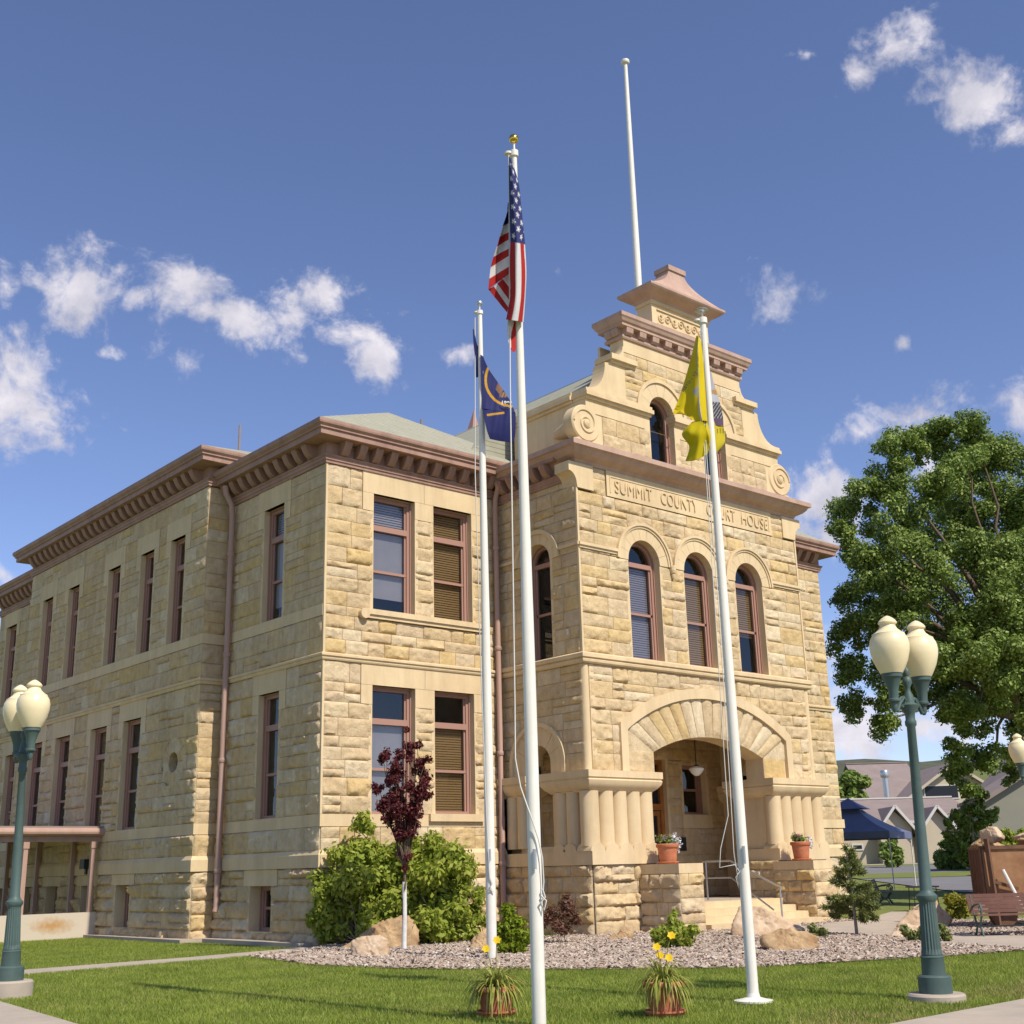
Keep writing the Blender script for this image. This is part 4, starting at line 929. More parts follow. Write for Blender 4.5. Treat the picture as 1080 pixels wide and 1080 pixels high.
    ca = MB(); fp2 = FR((0, PY-.004, 0), (1, 0, 0), (0, -1, 0))
    fbox(ca, fp2, XC-.92, XC+.92, 15.16, 15.19, 0, .03); fbox(ca, fp2, XC-.92, XC+.92, 14.76, 14.79, 0, .03)
    for k in range(7):
        cx = XC-.78+k*.26; sg = 1 if k % 2 else -1
        ca.tube([(cx+.13*math.exp(-.16*t)*math.cos(t*sg), PY-.014, 14.975+.15*math.exp(-.16*t)*math.sin(t*sg)) for t in np.linspace(0, 9, 26)], .022, 6)
    ca.build('carved_scrolls', 'dressed', CH, smooth=50)
    cc = MB(); sweep(cc, [(-.05, 15.40), (.05, 15.40), (.10, 15.46), (.22, 15.52), (.33, 15.60), (.36, 15.64), (.36, 15.70), (-.05, 15.74)], [(XC, PY+.5), (XC-1.10, PY+.5), (XC-1.10, PY), (XC+1.10, PY), (XC+1.10, PY+.5), (XC, PY+.5)])
    n = 10; V = []; F = []
    for k in range(n+1):
        t = k/n; z = 15.70+.86*t; f = (1-t)**1.9; hx = .30+(1.44-.30)*f; hy = .22+(.58-.22)*f
        for sx, sy in ((-1, -1), (1, -1), (1, 1), (-1, 1)): V.append((XC+sx*hx, PY+.25+sy*hy, z))
    for k in range(n):
        for j in range(4): F.append((k*4+j, k*4+(j+1) % 4, (k+1)*4+(j+1) % 4, (k+1)*4+j))
    F.append((n*4, n*4+1, n*4+2, n*4+3)); cc.add(V, F); cc.box(XC-.34, XC+.34, PY-.01, PY+.51, 16.52, 16.66); cc.build('gable_cap', 'trimlt', CH)
gable()

# ---- roofs
def roofs():
    r = MB()
    def hip(x0, x1, y0, y1, z0, s, ztop):
        h = min(ztop-z0, s*min(x1-x0, y1-y0)/2); d = h/s
        r.add([(x0,y0,z0),(x1,y0,z0),(x1,y1,z0),(x0,y1,z0),(x0+d,y0+d,z0+h),(x1-d,y0+d,z0+h),(x1-d,y1-d,z0+h),(x0+d,y1-d,z0+h)], [(0,1,5,4),(1,2,6,5),(2,3,7,6),(3,0,4,7),(4,5,6,7)])
    e = .50
    # left front hip: apex and a ridge running back
    A = (3.3, 2.35, 12.80)
    r.add([(-e, -e, 10.96), (7.4, -e, 10.96), (7.4, 12, 10.96), (-e, 12, 10.96), A, (3.3, 10, 12.8)], [(0,1,4), (1,2,5,4), (3,0,4,5), (2,3,5)])
    hip(-D1-e, XR+D1+e, ML0-e, ML1+e, 11.45, .42, 13.2)
    hip(-e, XR+e, ML1-2, 20.7+e, 10.96, .5, 12.6)
    r.add([(10.6, -e, 10.96), (XR+e, -e, 10.96), (XR+e, 12, 10.96), (10.6, 12, 10.96), (14.7, 2.35, 12.80), (14.7, 10, 12.8)], [(0,1,4), (1,2,5,4), (3,0,4,5), (2,3,5)])
    # gable roof behind the stepped front
    zr = 14.72; y0, y1 = PY+.9, 9.0; s = .70; hw = 5.2
    r.add([(XC-hw, y0+1.9, zr-s*hw), (XC, y0+1.9, zr), (XC+hw, y0+1.9, zr-s*hw), (XC-hw, y1, zr-s*hw), (XC, y1, zr), (XC+hw, y1, zr-s*hw)], [(0,3,4,1), (1,4,5,2), (0,1,2), (3,5,4)])
    hw2 = 3.62; r.add([(XC-hw2, y0-.05, zr-s*hw2), (XC, y0-.05, zr), (XC+hw2, y0-.05, zr-s*hw2), (XC-hw2, y0+1.9, zr-s*hw2), (XC, y0+1.9, zr), (XC+hw2, y0+1.9, zr-s*hw2)], [(0,3,4,1), (1,4,5,2), (0,1,2)])
    o = r.build('roof', 'shingle', CH)
    v = MB()
    for px, py, dep, l in ((253, 452, 33.0, .62), (444.5, 446, 33.2, .6)):
        p = at(px, py, dep); v.tube([(p[0], p[1], p[2]-.7), (p[0], p[1], p[2]+.10)], .035, 8)
    v.build('vent_pipe', 'greyroof', o)
    c = MB(); p = at(498, 440, 43); c.add([(p[0]-.3,p[1]-.3,p[2]-1.2),(p[0]+.3,p[1]-.3,p[2]-1.2),(p[0]+.3,p[1]+.3,p[2]-1.2),(p[0]-.3,p[1]+.3,p[2]-1.2),(p[0]+.1,p[1],p[2]+.35)], [(0,1,4),(1,2,4),(2,3,4),(3,0,4)]); c.build('roof_lantern', 'copper', o)
roofs()

# ---- downspouts
def downspout(pts, r=.062, shoe=None):
    p = MB(); p.tube(pts, r, 12); o = p.build('downspout', 'pipe', CH, smooth=50)
    for z in np.arange(1.5, pts[0][2]-.8, 2.45):
        c = MB(); c.lathe([(r+.012, -.05), (r+.02, -.03), (r+.02, .03), (r+.012, .05)], (pts[-2][0], pts[-2][1], z), 12)
        c.build('collar', 'pipe', o, smooth=50)
downspout([(-.36, 4.02, 10.55), (-.33, 4.02, 10.35), (-.17, 4.03, 10.1), (-.14, 4.03, 9.8), (-.14, 4.03, .75), (-.17, 4.02, .62)], .07)
downspout([(4.66, -.36, 10.5), (4.70, -.30, 10.3), (4.74, -.16, 10.1), (4.74, -.14, 9.8), (4.74, -.14, .55), (4.74, -.2, .45)], .065)
downspout([(-.36, 16.75, 10.55), (-.33, 16.75, 10.35), (-.16, 16.75, 10.0), (-.14, 16.75, 9.7), (-.14, 16.75, .3), (-.2, 16.75, .2)], .07)

# ---- steps and cheek piers
st = MB()
for k, (y0, z) in enumerate(((-3.05, .56), (-3.40, .42), (-3.75, .28), (-4.10, .14))): st.box(7.06, 10.98, y0-.06, PY+.06 if k == 0 else -3.05-.06-.35*(k-1)+.002, -.05, z)
st.build('entrance_steps', 'dressed', CH)
for x0, x1 in ((6.30, 7.05), (10.99, 11.74)):
    b = MB(); m = MB(); y0, y1 = -4.02, -2.86
    for fr, a, c in ((FR((0, y0, 0), (1,0,0), (0,-1,0)), x0, x1), (FR((x0, 0, 0), (0,1,0), (-1,0,0)), y0, y1), (FR((x1, 0, 0), (0,1,0), (1,0,0)), y0, y1)):
        ashlar(b, m, fr, a, c, ZBASE, 1.20, (), amp=.05, rh=.25, blen=.5, seed=int(x0*10+abs(a)*3))
    o = b.build('cheek_pier', 'stone', CH, smooth=55); m.build('pier_joint', 'mortar', o)
    t = MB(); t.box(x0-.012, x1+.012, y0-.012, y1, 1.20, 1.40); t.build('pier_cap', 'dressed', o)
dr.build('dressed_stonework', 'dressed', CH); tb.build('string_moulding', 'dressed', CH); room.build('interior', 'dark', CH)

# ================================================================== side canopy and low wall on the left
YP = 9.47
m = MB(); m.box(-5.2, -D1-.04, YP, YP+.22, -.05, .60); o = m.build('porch_wall', 'concrete', CH)
stain = bpy.data.materials.new('concrete_with_rust_stain'); stain.use_nodes = True
def _stain():
    N = stain.node_tree.nodes; L = stain.node_tree.links; p = N['Principled BSDF']; p.inputs['Roughness'].default_value = .9
    tc = N.new('ShaderNodeTexCoord'); mp = N.new('ShaderNodeMapping'); mp.inputs['Location'].default_value = (1.72*1.5, 0, -.32*4.2); mp.inputs['Scale'].default_value = (1.5, 0, 4.2); L.new(tc.outputs['Object'], mp.inputs[0])
    ln = N.new('ShaderNodeVectorMath'); ln.operation = 'LENGTH'; L.new(mp.outputs[0], ln.inputs[0])
    nz = N.new('ShaderNodeTexNoise'); nz.inputs['Scale'].default_value = 9; nz.inputs['Detail'].default_value = 6; L.new(tc.outputs['Object'], nz.inputs['Vector'])
    a = N.new('ShaderNodeMath'); a.operation = 'ADD'; L.new(ln.outputs['Value'], a.inputs[0]); L.new(nz.outputs['Fac'], a.inputs[1])
    mr = N.new('ShaderNodeMapRange'); mr.inputs['From Min'].default_value = .65; mr.inputs['From Max'].default_value = 1.45; mr.inputs['To Min'].default_value = .8; mr.inputs['To Max'].default_value = 0; L.new(a.outputs[0], mr.inputs['Value'])
    mx = N.new('ShaderNodeMix'); mx.data_type = 'RGBA'; L.new(mr.outputs[0], mx.inputs['Factor']); mx.inputs[6].default_value = (.55,.47,.37,1); mx.inputs[7].default_value = (.42,.2,.03,1); L.new(mx.outputs[2], p.inputs['Base Color'])
_stain(); o.data.materials[0] = stain
m = MB(); m.tube([(-5.3, YP-.06, 2.56), (-.50, YP-.06, 2.56)], .10, 12); m.box(-5.3, -D1-.02, YP+.02, YP+.12, 2.32, 2.62); o = m.build('side_canopy', 'pipe', CH)
m = MB(); m.box(-5.2, -D1-.03, YP+.2, 17.0, 2.60, 2.617); m.build('canopy_soffit', 'trim', o)
m = MB(); m.box(-5.3, -D1-.02, YP-.05, 17.2, 2.62, 2.70); m.build('canopy_roof', 'greyroof', o)
for x in (-.78, -2.50, -4.25):
    m = MB(); m.box(x-.055, x+.055, YP+.04, YP+.15, .60, 2.30); m.box(x-.075, x+.075, YP+.02, YP+.17, 2.16, 2.32); m.build('canopy_post', 'pipe', CH)
for y in (11.1, 13.6, 16.0):
    m = MB(); m.box(-D1-.17, -D1-.06, y-.05, y+.05, .0, 2.6); m.build('canopy_post', 'pipe', CH)
m = MB(); m.box(-D1-.22, -D1-.05, 10.05, 10.35, 1.66, 1.90); m.box(-D1-.12, -D1-.02, 10.15, 10.25, 1.52, 1.68); m.build('floodlight', 'black', CH)

# ================================================================== flagpoles and flags
def dep_of(p): return (p[0]-CAM[0])*FH[0]+(p[1]-CAM[1])*FH[1]
def flagpole(name, base, h, r0, r1, label, fin, lean=(0, 0)):
    t = thing(name, base, label, 'flagpole')
    m = MB(); m.lathe([(r0*1.0, 0), (r0, .5), (r0*.97, h*.35), (r1+(r0-r1)*.45, h*.7), (r1, h)], (0, 0, 0), 20); m.build('pole', 'white', t, smooth=50)
    f = MB()
    if fin == 'cap': f.lathe([(r1, 0), (.05, .04), (.11, .05), (.13, .10), (.12, .15), (.06, .18), (.005, .19)], (0, 0, h), 16); f.build('finial', 'white', t, smooth=50); return t
    k = MB(); k.lathe([(r1+.018, -.07), (r1+.018, .0), (.012, .02), (.012, .11)], (0, 0, h), 14); k.lathe([(.001, -.012), (.045, -.012), (.045, .012), (.001, .012)], (-RH[0]*.065, -RH[1]*.065, h-.03), 12); k.build('truck', 'white', t, smooth=40)
    if fin == 'disc': f.lathe([(.005, .07), (.07, .085), (.085, .10), (.07, .115), (.005, .13)], (0, 0, h), 18)
    else: f.lathe([(.055*math.sin(a)+.0005, .155-.055*math.cos(a)) for a in np.linspace(0, math.pi, 12)], (0, 0, h), 18)
    f.build('finial', 'gold' if fin == 'gold' else 'steel', t, smooth=60)
    return t
MP = np.array([-5.886, -13.159, 0]); LPB = np.array([-.62, -6.158, 0]); RPB = np.array([-3.227, -13.476, 0])
tm = flagpole('flagpole', MP, 9.02, .064, .028, 'tall white flagpole with a gold ball, carrying the striped flag', 'gold')
tl_ = flagpole('flagpole', LPB, 11.29, .082, .043, 'white flagpole with a silver ball, carrying the dark blue flag', 'ball')
tr_ = flagpole('flagpole', RPB, 7.64, .058, .036, 'white flagpole with a flat silver finial, carrying the yellow flag', 'disc')
m = MB(); m.lathe([(.20, 0), (.20, .02), (.12, .035), (.07, .05), (.06, .09)], (0, 0, 0), 24); m.build('base_flange', 'white', tr_, smooth=40)
flagpole('rooftop_flagpole', (XC, -1.4, 13.9), 9.88, .10, .058, 'bare cream white pole rising behind the stepped gable, no flag on it', 'cap')
for t_, r_, z_ in ((tm, .064, 1.45), (tl_, .082, 1.6), (tr_, .058, 1.45)):
    m = MB(); c_ = -FH*(r_+.02); m.box(c_[0]-.012, c_[0]+.012, c_[1]-.012, c_[1]+.012, z_-.09, z_+.09); m.tube([-FH*(r_-.01)+[0, 0, z_], c_+[0, 0, z_]], .014, 6); m.build('cleat', 'steel', t_)
def rope(parent, base, pts, dep, r=.006):
    m = MB(); P = [at(px, py, dep+dd)-base for px, py, dd in pts]; m.tube(P, r, 6); m.build('halyard', 'rope', parent, smooth=60)
dm, dl, drp = dep_of(MP), dep_of(LPB), dep_of(RPB)
rope(tm, MP, [(536.5,160,-.02),(537,200,-.04),(538,400,-.08),(541,600,-.12),(543,740,-.12),(543.5,800,-.1),(549,830,-.1),(556,850,-.1),(561.5,865,-.1),(568,885,-.09),(572,905,-.08),(573.5,930,-.07),(572,946,-.07)], dm, .007)
rope(tm, MP, [(571,945,-.075),(576,950,-.07),(574,960,-.075),(570,952,-.085),(575,946,-.07),(572,938,-.08)], dm, .009)
rope(tl_, LPB, [(501,335,0),(501.2,500,-.05),(507,700,-.09),(513,860,-.1),(516.5,925,-.1),(519,932,-.1),(515,938,-.1),(521,941,-.1),(517,935,-.1)], dl, .009)
rope(tr_, RPB, [(739,345,-.03),(741,445,-.04),(746,520,-.06),(754,640,-.07),(764,800,-.09),(768,860,-.1),(760,895,-.1),(759,915,-.1),(775,912,-.1),(779,918,-.08)], drp, .005)
rope(tr_, RPB, [(741,350,-.04),(743,445,-.05),(748,520,-.06),(758,640,-.08),(770,830,-.1),(774,900,-.1),(778,925,-.08),(779,937,-.07),(776,925,-.08),(781,918,-.07)], drp, .005)

def cr(P, n):
    """Catmull-Rom resample of control rows along axis 0"""
    P = np.asarray(P, float); k = len(P); t = np.linspace(0, k-1, n); i = np.clip(np.floor(t).astype(int), 0, k-2); f = (t-i)
    g = lambda j: P[np.clip(j, 0, k-1)]
    f = f.reshape(-1, *([1]*(P.ndim-1)))
    p0, p1, p2, p3 = g(i-1), g(i), g(i+1), g(i+2)
    return .5*((2*p1)+(-p0+p2)*f+(2*p0-5*p1+4*p2-p3)*f*f+(-p0+3*p1-3*p2+p3)*f**3)
FLAGM = {}
def cloth_mat(name):
    m = bpy.data.materials.new(name); m.use_nodes = True; N = m.node_tree.nodes; L = m.node_tree.links; p = N['Principled BSDF']
    a = N.new('ShaderNodeVertexColor'); a.layer_name = 'pattern'; L.new(a.outputs['Color'], p.inputs['Base Color']); p.inputs['Roughness'].default_value = .7; p.inputs['Specular IOR Level'].default_value = .15
    tr = N.new('ShaderNodeBsdfTranslucent'); L.new(a.outputs['Color'], tr.inputs['Color']); ms = N.new('ShaderNodeMixShader'); ms.inputs[0].default_value = .3
    L.new(p.outputs[0], ms.inputs[1]); L.new(tr.outputs[0], ms.inputs[2]); L.new(ms.outputs[0], N['Material Output'].inputs['Surface']); return m
def cloth(name, parent, base, dep, panels, colour, nr=90, nc=36, wr=.012):
    """panels: grids of control points (px, py, depth offset, u, v): the hanging cloth's folds"""
    V = []; F = []; C = []; off = 0
    for pi, G in enumerate(panels):
        G = np.array(G, float); H = cr(G, nr); H = np.swapaxes(cr(np.swapaxes(H, 0, 1), nc), 0, 1)
        w = wr*(vnoise(H[..., 0]*.16+pi*9, H[..., 1]*.05, 3)-.5)*2+wr*.6*np.sin(H[..., 0]*.55+H[..., 1]*.07)
        for i in range(nr):
            for j in range(nc):
                px, py, dd, u, v = H[i, j]; V.append(at(px, py, dep+dd+w[i, j])-base); C.append((*colour(px, py, u, v, pi), 1))
        F += [(off+i*nc+j, off+i*nc+j+1, off+(i+1)*nc+j+1, off+(i+1)*nc+j) for i in range(nr-1) for j in range(nc-1)]; off += nr*nc
    mb = MB(); mb.add(V, F); m = cloth_mat(name+'_cloth'); o = mb.build('cloth', m, parent, smooth=180)
    ca = o.data.color_attributes.new('pattern', 'FLOAT_COLOR', 'POINT'); ca.data.foreach_set('color', np.array(C, np.float32).ravel())
    sm = o.modifiers.new('thickness', 'SOLIDIFY'); sm.thickness = .003
    return o
RED, WHT, BLU = (.50, .035, .03), (.72, .70, .68), (.05, .055, .17)
def us_col(px, py, u, v, pi):
    if u < .4 and v < 7/13+1e-6:
        x = u/.4*12; y = v/(7/13)*10; rx, ry = round(x), round(y)
        if (rx+ry) % 2 == 0 and 1 <= rx <= 11 and 1 <= ry <= 9:
            dx = (x-rx)*.4*1.9/12; dy = (y-ry)*(7/13)/10; r = math.hypot(dx, dy); a = math.atan2(dx, dy); st = .019+.009*math.cos(5*a)
            if r < st: return (.75, .74, .73)
        return BLU
    return RED if int(min(max(v, 0), .9999)*13) % 2 == 0 else WHT
def us_A():
    rows = [(166,(537,537.6,538.3,539)),(190,(537,540.5,544,546.5)),(215,(537.5,542,546,549.5)),(240,(538.2,543.5,548.5,552)),(256,(538.5,544.5,550,553.5)),(285,(538,545,551.5,555)),(310,(538.8,545,551,554)),(325,(536.5,543.5,549.5,553)),(338,(534,541,548,552))]
    G = []
    for y, xs in rows:
        u = (y-166)/90*.4 if y <= 256 else .4+(y-256)/82*.5
        G.append([(x, y+(j-1)*1.0, d, u, v*(.62 if y <= 250 else .85)) for j, (x, d, v) in enumerate(zip(xs, (-.06, -.16, -.10, -.02), (.012, .11, .21, .31)))])
    return G
def us_B():
    L = [(.30,(535.6,214),(538,211)),(.42,(534.2,226),(538.2,222)),(7/13-.004,(530.5,237.5),(538.3,234)),(8/13,(527,249.7),(538,244.5)),(9/13,(524,260),(537.5,252.3)),(10/13,(520.5,270.5),(537,262)),(11/13,(517.5,282),(537,270)),(12/13,(516,293.8),(538,280.5)),(.9999,(515,305),(539.5,287))]
    return [[(a[0]+(b[0]-a[0])*t, a[1]+(b[1]-a[1])*t, .02+.10*math.sin(math.pi*t)*(1 if t < .6 else .5), .3 if v < 7/13 else .65, v) for t in (0, .33, .66, 1)] for v, a, b in L]
def us_C():
    L = [(0.0,(515,305),(534.7,329.5)),(1/13,(520.8,302),(536,324)),(2/13,(524.5,299),(537.3,317)),(3/13,(530,294),(538.8,305)),(4/13,(537,288),(539.6,295))]
    return [[(a[0]+(b[0]-a[0])*t, a[1]+(b[1]-a[1])*t, .07+.04*math.sin(3*t), .9, v) for t in (0, .33, .66, 1)] for v, a, b in L]
def us_D(): return [[(536,334,-.02,.9,.09),(540,336,.02,.9,.11),(545,337,.05,.9,.2)],[(534.8,348,-.04,.9,.09),(539,350,.0,.9,.15),(544,352,.04,.9,.2)],[(536,360,-.03,.9,.11),(540,364,.0,.9,.17),(544,366,.03,.9,.23)],[(537.5,366,-.02,.9,.155),(541,371,.0,.9,.17),(544,370,.02,.9,.2)]]
fl = thing('flag', MP+np.array([0, 0, 6.9]), 'red and white striped flag with stars, hanging folded on its pole', 'flag')
cloth('stars_and_stripes', fl, MP+np.array([0, 0, 6.9]), dm-.05, [us_A(), us_B(), us_C(), us_D()], us_col, nr=150, nc=50, wr=.010)

def ut_col(px, py, u, v, pi):
    if pi == 0:
        r = math.hypot(px-540, py-400.5)
        if 26.6 < r < 29.2: return (.62, .33, .03)
        if r < 20 and 523 < px+.35*(py-410) < 531 and 401 < py < 416: return (.30, .12, .10) if (px+py) % 6 < 3 else (.22, .17, .08)
        if 527 < px < 536 and 414 < py < 419 and int(px*.9+py*.4) % 3: return (.40, .22, .06)
        return (.035, .04, .14)
    if pi == 1 and abs(py-(437.8-(px-514)*.14)) < 1.1 and 513.5 < px < 532: return (.55, .30, .03)
    return (.022, .026, .115)
U1 = [[(506.5,374,.0,0,0),(509.5,376,.02,0,0),(510.5,379,.04,0,0)],[(507,390,.0,0,0),(511,391,.06,0,0),(516.5,391,.10,0,0)],[(507.5,405,-.02,0,0),(517,406,.08,0,0),(527,406,.16,0,0)],[(508,420,-.02,0,0),(523,421,.10,0,0),(537,421,.16,0,0)],[(508.5,431,-.05,0,0),(526,433.5,.04,0,0),(543.5,435.5,.10,0,0)]]
U2 = [[(509,431,-.05,0,0),(526,433.5,.04,0,0),(543.7,435.5,.10,0,0)],[(511,443,-.12,0,0),(527,446,-.04,0,0),(544,447,.06,0,0)],[(513.5,454,-.16,0,0),(529,457,-.05,0,0),(543.4,458,.05,0,0)],[(516.7,463,-.13,0,0),(529,465.5,-.03,0,0),(541.7,466.8,.04,0,0)]]
U3 = [[(498.6,347,.05,0,0),(499.6,347,.07,0,0)],[(499.3,362,.05,0,0),(502.5,361,.07,0,0)],[(501,378,.05,0,0),(507,376,.08,0,0)],[(502,398,.06,0,0),(508,398,.09,0,0)]]
fb_ = LPB+np.array([0, 0, 8.2]); fl = thing('flag', fb_, 'dark blue flag with a gold ring and emblem, hanging limp', 'flag')
cloth('blue_flag', fl, fb_, dl-.06, [U1, U2, U3], ut_col, nr=70, nc=60, wr=.02)
def flagtext(body, px, py, dep, base, ang, size, m, parent, mirror=False, spacing=1.0, offset=.003):
    p = at(px, py, dep)-base; c, s = math.cos(ang), math.sin(ang); R = Vector(tuple(RH)); Z = Vector((0, 0, 1)); x = (R*c+Z*s); y = (-R*s+Z*c)
    if mirror: x = -x
    n = Vector(tuple(-FH)); M = Matrix(((x.x, y.x, n.x, p[0]), (x.y, y.y, n.y, p[1]), (x.z, y.z, n.z, p[2]), (0, 0, 0, 1)))
    return text_mesh('lettering', body, size, m, parent, M, extrude=.002, offset=offset, spacing=spacing, align='RIGHT' if mirror else 'LEFT')
flagtext('1896', 528, 426.5, dl-.06, fb_, -.12, .105, 'white', fl)

YEL, YDK = (.74, .58, .015), (.64, .52, .012)
def ye_col(px, py, u, v, pi):
    if pi == 0:
        if 730.5 < px < 735.5 and 408 < py < 417 and px-730 > abs(py-413): return (.5, .48, .47)
        if u > .93: return (.68, .64, .55)
        return YEL
    if pi == 1: return YDK
    if pi == 4: return YEL
    if pi == 2: return (.62, .50, .03) if not (452 < py < 457 and int(px) % 3 == 0 and px > 756) else (.2, .17, .03)
    if pi == 3:
        if py < 411: return (.45, .42, .46)
        if py < 416: return (.45, .28, .12)
        if py < 424: return (.52, .53, .58)
        if py < 441: return (.06, .045, .05) if int(px*1.2+py*.8) % 4 else (.5, .52, .55)
        return (.14, .09, .14)
    return YEL
Y0 = [[(734.6,354,.02,0,0),(736,354,-.02,0,.5),(737,355,-.05,0,1)],[(731,369.4,.06,.2,0),(733.5,371,-.02,.2,.5),(736,374,-.08,.2,1)],[(723.3,398,.10,.5,0),(730,399,.0,.5,.5),(737,400,-.10,.5,1)],[(716.9,418,.10,.7,0),(727,420,.02,.7,.5),(737.6,420,-.10,.7,1)],[(709.7,436.5,.06,.95,0),(724,433,.06,.95,.5),(739.2,436,-.08,.95,1)],[(718,432.5,.04,1,0),(731,443,.0,1,.5),(741,446,-.05,1,1)]]
for row in Y0:
    for k, q in enumerate(row): row[k] = (q[0], q[1], q[2], q[4], q[3])
Y1 = [[(730.5,445,.02,0,0),(736,444,-.04,0,0),(742,445.5,-.06,0,0)],[(719.4,457.6,.06,0,0),(732,456,-.06,0,0),(747.3,459,-.03,0,0)],[(727,471,.08,0,0),(736,470,-.02,0,0),(748,470,.03,0,0)],[(723,486.5,.12,0,0),(733,485.5,.0,0,0),(746,479,.05,0,0)]]
Y2 = [[(744,446,.0,0,0),(754,444.6,.10,0,0),(763,450,.16,0,0)],[(745,458,-.02,0,0),(756,458,.10,0,0),(764.5,459,.18,0,0)],[(747,468,.02,0,0),(757,469,.10,0,0),(764,467,.16,0,0)],[(750,477,.05,0,0),(755,477,.10,0,0),(758,475,.14,0,0)]]
Y3 = [[(748,392,.08,0,0),(749,392,.10,0,0),(750,393,.11,0,0)],[(748.5,405,.08,0,0),(750.5,405,.10,0,0),(753,405,.12,0,0)],[(749,422,.08,0,0),(753.5,421,.12,0,0),(758,421,.15,0,0)],[(750,437,.08,0,0),(756,437,.13,0,0),(762,437,.16,0,0)],[(750,448,.08,0,0),(756,449,.12,0,0),(763,450,.16,0,0)]]
Y4 = [[(736,356,-.05,0,0),(737.5,356,-.04,0,0),(739,358,-.03,0,0)],[(736.5,380,-.09,0,0),(739.5,380,-.05,0,0),(741.5,380,-.02,0,0)],[(737.5,415,-.09,0,0),(741,415,-.05,0,0),(744,415,-.01,0,0)],[(740.5,444,-.05,0,0),(743,444,-.03,0,0),(746,445,.0,0,0)]]
fb_ = RPB+np.array([0, 0, 5.6]); fl = thing('flag', fb_, 'bright yellow flag gathered in folds in front of the gable windows', 'flag')
cloth('yellow_flag', fl, fb_, drp-.05, [Y0, Y1, Y2, Y3, Y4], ye_col, nr=60, nc=44, wr=.012)
flagtext('TY - UTAH', 721.0, 413.6, drp-.19, fb_, .93, .050, 'black', fl, mirror=True, spacing=1.3, offset=.001)

# ================================================================== lamp posts
def lamp(base, axis, label, lean=(0, 0), pad=.10, hide2=False):
    base = np.array(base, float); t = thing('street_lamp', base, label, 'street lamp', 'twin globe street lamps')
    def L(o): return o
    p = MB(); p.lathe([(.285, -.25), (.285, pad-.02), (.265, pad), (.0, pad)], (0, 0, 0), 28); p.build('footing', 'concrete', t, smooth=40)
    z = pad
    def sh(mb):   # shear with height: the post leans a little
        for a in mb.v: a[:, 0] += lean[0]*np.maximum(a[:, 2]-.3, 0); a[:, 1] += lean[1]*np.maximum(a[:, 2]-.3, 0)
        return mb
    m = MB(); m.lathe([(.165, z), (.165, z+.155), (.15, z+.17), (.118, z+.175), (.112, z+.33), (.118, z+.345), (.10, z+.36)], (0, 0, 0), 28)
    sh(m).build('base', 'green', t, smooth=35)
    m = MB(); m.lathe([(.10, z+.34), (.105, z+.37), (.098, z+.42), (.082, z+.85), (.086, z+.90), (.08, z+.91)], (0, 0, 0), 40, flute=1, fz=(2, 3)); sh(m).build('fluted_shaft', 'green', t)
    m = MB(); m.lathe([(.085, z+.88), (.105, z+.91), (.105, z+.94), (.075, z+.97), (.062, z+1.0), (.045, 2.72), (.06, 2.74), (.06, 2.78), (.05, 2.80), (.052, 2.86), (.10, 2.93), (.105, 2.95), (.06, 2.98), (.05, 3.06), (.03, 3.10), (.028, 3.14), (.052, 3.19), (.045, 3.24), (.025, 3.26), (.042, 3.30), (.03, 3.34), (.008, 3.37)], (0, 0, 0), 24)
    sh(m).build('post', 'green', t, smooth=40)
    a = np.array([axis[0], axis[1], 0.0])
    for s in (-1, 1):
        q = a*s; e = np.array([q[0], q[1], 2.98]); m = MB()
        m.tube([np.array([0, 0, 2.96])+q*.1, np.array([0, 0, 3.03])+q*.35, np.array([0, 0, 2.96])+q*.65, np.array([0, 0, 2.88])+q*.85, np.array([0, 0, 2.90])+q, np.array([0, 0, 3.0])+q], .022, 8)
        c1 = np.array([0, 0, 2.98])+q*.45; m.tube([c1+q/np.linalg.norm(q)*.05*math.cos(k)+np.array([0, 0, .05*math.sin(k)]) for k in np.linspace(0, 6.3, 14)], .013, 6)
        m.lathe([(.015, -.12), (.035, -.08), (.03, -.02), (.062, .0), (.062, .02), (.05, .03), (.055, .12), (.085, .22), (.10, .25), (.108, .255), (.108, .30), (.0, .30)], e, 22)
        o = sh(m).build('arm', 'green', t, smooth=40)
        g = MB(); g.lathe([(.115, .295), (.14, .34), (.18, .43), (.205, .53), (.21, .60), (.198, .665), (.172, .71), (.172, .722), (.14, .74), (.10, .775), (.085, .80), (.08, .82), (.098, .835), (.10, .85), (.085, .872), (.06, .895), (.03, .915), (.003, .925)], e, 32)
        sh(g).build('globe', 'globe', t, smooth=30)
    return t
def ax2(rx, fx): v = RH*rx+FH*fx; return (v[0], v[1])
lr = gz(988, 1054); lamp(lr, ax2(.205, .16), 'green twin globe lamp in the right foreground beside the pavement', lean=(RH[0]*.024, RH[1]*.024), pad=.06)
ll = CAM+(gz(10, 1035)-CAM)*.868; ll[2] = 0.02
lamp(ll, ax2(.17, -.20), 'green twin globe lamp at the left edge before the low wall', lean=(-RH[0]*.026, -RH[1]*.026), pad=.17)
l3 = at(1104, 960, 27.0); l3[2] = .02; lamp(l3, ax2(.18, .15), 'twin globe lamp partly cut off by the right edge, behind the bench')

